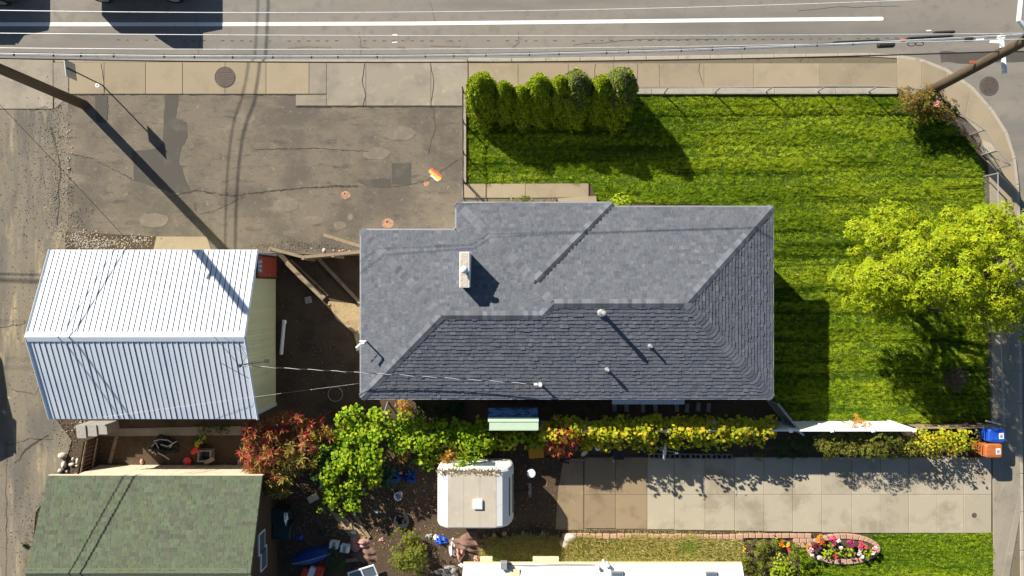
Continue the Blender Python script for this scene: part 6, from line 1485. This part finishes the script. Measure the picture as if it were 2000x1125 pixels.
for i, (x, y, lab) in enumerate(((655, 1061, 'white carton in the shade, left of two'), (676, 1068, 'white carton with grey print, right of two'))):
    c = P(x, y); t = thing('carton', lab, 'box', c); MB().box((c.x, c.y, .12), (.34, .26, .3), rz=-.15).build('box', M['white'], t, bevel=.01); MB().box((c.x, c.y, .275), (.12, .27, .006), rz=-.15).build('tape', M['block'], t)
crumple('rag_pile', 'pile of pinkish and grey rags by the white cartons', 'rags', 700, 1062, .4, .28, .22, M['pinkcloth'], 88); crumple('rag_pile', 'reddish-brown leaf and rag pile left of the olive bush', 'rags', 715, 1085, .45, .32, .15, M['blanket'], 89)
plank((676, 1096), (722, 1088), .14, .05, M['wood'], 'grey plank in front of the glass frame at the bottom edge')
gf = thing('glass_frame', 'old glass window frame leaning at the bottom edge', 'window frame', P(712, 1115))
c = P(712, 1116); MB().box((c.x, c.y, .28), (1.0, .5, .02), rz=.3, rx=.25).build('pane', M['glass'], gf)
for off, sx, sy in ((-.25, 1.06, .05), (.25, 1.06, .05)):
    R = Matrix.Rotation(.3, 3, 'Z') @ Matrix.Rotation(.25, 3, 'X'); q = Vector((c.x, c.y, .29)) + R @ Vector((0, off, 0)); MB().box(q, (sx, sy, .04), rz=.3, rx=.25).build('rail', M['white'], gf)
for off in (-.52, 0, .52): q = Vector((c.x, c.y, .292)) + R @ Vector((off, 0, 0)); MB().box(q, (.045, .46, .036), rz=.3, rx=.25).build('stile', M['white'], gf)
crumple('plastic_bag', 'bright blue and white plastic bag below the camper', 'bag', 862, 1056, .26, .18, .2, M['blue'], 90); crumple('plastic_bag', 'white plastic bag touching the blue one', 'bag', 852, 1050, .12, .1, .14, M['white'], 91)
crumple('blanket', 'dark brown blanket heap below the camper', 'blanket', 915, 1062, .75, .38, .3, M['blanket'], 92); crumple('blanket', 'pinkish folded blanket on the brown heap', 'blanket', 898, 1080, .2, .3, .38, M['pinkcloth'], 93)
crumple('blanket', 'small pink cloth next to the corner of the white roof', 'cloth', 932, 1091, .16, .14, .2, M['pinkcloth'], 94); crumple('sheet_pile', 'crumpled pale sheet between the blue bag and the pink blanket', 'sheet', 884, 1072, .14, .34, .28, M['white'], 95)
crumple('tarp', 'dark grey tarp heap at the bottom edge left of the white roof', 'tarp', 875, 1117, .42, .24, .4, M['block'], 96); crumple('sheet_pile', 'pale crumpled sheet at the corner of the white roof', 'sheet', 908, 1103, .22, .1, .25, M['white'], 97)
for i, (x, y) in enumerate(((965, 1046), (985, 1042), (1022, 1044), (1030, 1049), (1060, 1046))): rock(x, y, .11, M['pink'], ['leftmost', 'second', 'middle', 'fourth', 'rightmost'][i] + ' reddish brick stone in the shade below the camper', 100 + i, .5, 'brick stones below the camper')
plank((688, 1000), (722, 1050), .12, .08, M['wood'], 'long grey log on the sunlit patch below the vine'); 
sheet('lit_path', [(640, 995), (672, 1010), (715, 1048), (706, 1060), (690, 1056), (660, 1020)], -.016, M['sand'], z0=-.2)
# low brick footing at the camper's verge, stepping stones under the house eave
ss = thing('stepping_stones', None, None, P(1330, 790)); ss['kind'] = 'structure'
for i, x in enumerate((1200, 1224, 1256, 1280, 1322, 1342, 1364, 1384)):
    q = P(x, 795 + (i % 3)); MB().box((q.x, q.y, -.01), (.16, .34, .06), rz=rnd.uniform(-.1, .1)).build('stepping_stone', M['block'], ss, bevel=.01)
c = P(895, 800); crumple('dark_tarp', 'dark blue covered item in shade against the house wall', 'tarp', 893, 803, .3, .3, .5, M['bin'], 98)
# dead twigs by the bins, rose stakes
mb = MB()
tw = thing('dead_shrub', 'bare grey twiggy shrub behind the blue bin', 'shrub', P(1952, 822))
for i in range(9):
    a_ = rnd.uniform(0, 6.28); q = P(1947, 818); tip = q + Vector((math.cos(a_) * rnd.uniform(.15, .35), math.sin(a_) * rnd.uniform(.15, .35), rnd.uniform(.3, .7))); MB().tube([q, q.lerp(tip, .5) + Vector((0, 0, .1)), tip], [.014, .01, .004], 5).build('twig', M['wood'], tw)

# dry leaves blown over the yard (uncountable)
r7 = np.random.default_rng(71); n = 5200
qx = np.concatenate([r7.normal(690, 70, n // 2), r7.uniform(560, 1100, n // 2)]); qy = np.concatenate([r7.normal(960, 55, n // 2), r7.uniform(850, 1120, n // 2)])
d = unit(r7.normal(0, 1, (n, 3)) * [1, 1, .3]); L = r7.uniform(.04, .1, n)
tag(addmesh('leaf_litter', leaf_quads(np.stack([(qx - 1000) * G, (562.5 - qy) * G, np.full(n, -.02)], 1), d, np.tile([[0, 0, 1.]], (n, 1)), L, L * .5), np.arange(4 * n).reshape(-1, 4), M['lf_litter']), 'dry brown and tan leaves blown over the dirt yard', 'leaves', kind='stuff')
for i, (x, y, s, m, lab) in enumerate(((735, 1000, .06, 'white', 'small white scrap of paper on the dirt left of the tyre'), (745, 1055, .08, 'pinkcloth', 'pink rag left of the olive bush'), (585, 1050, .1, 'blue', 'crumpled dark blue sack above the boat'), (850, 1085, .12, 'blanket', 'brown rag heap right of the olive bush'), (690, 1040, .09, 'white', 'white rag at the lower end of the grey log'), (838, 1048, .1, 'block', 'grey rag left of the blue bag'), (630, 1040, .12, 'bin', 'dark sack in the shade above the cartons'))):
    crumple('scrap', lab, 'scrap', x, y, s * 1.4, s, s * .8, M[m], 120 + i)
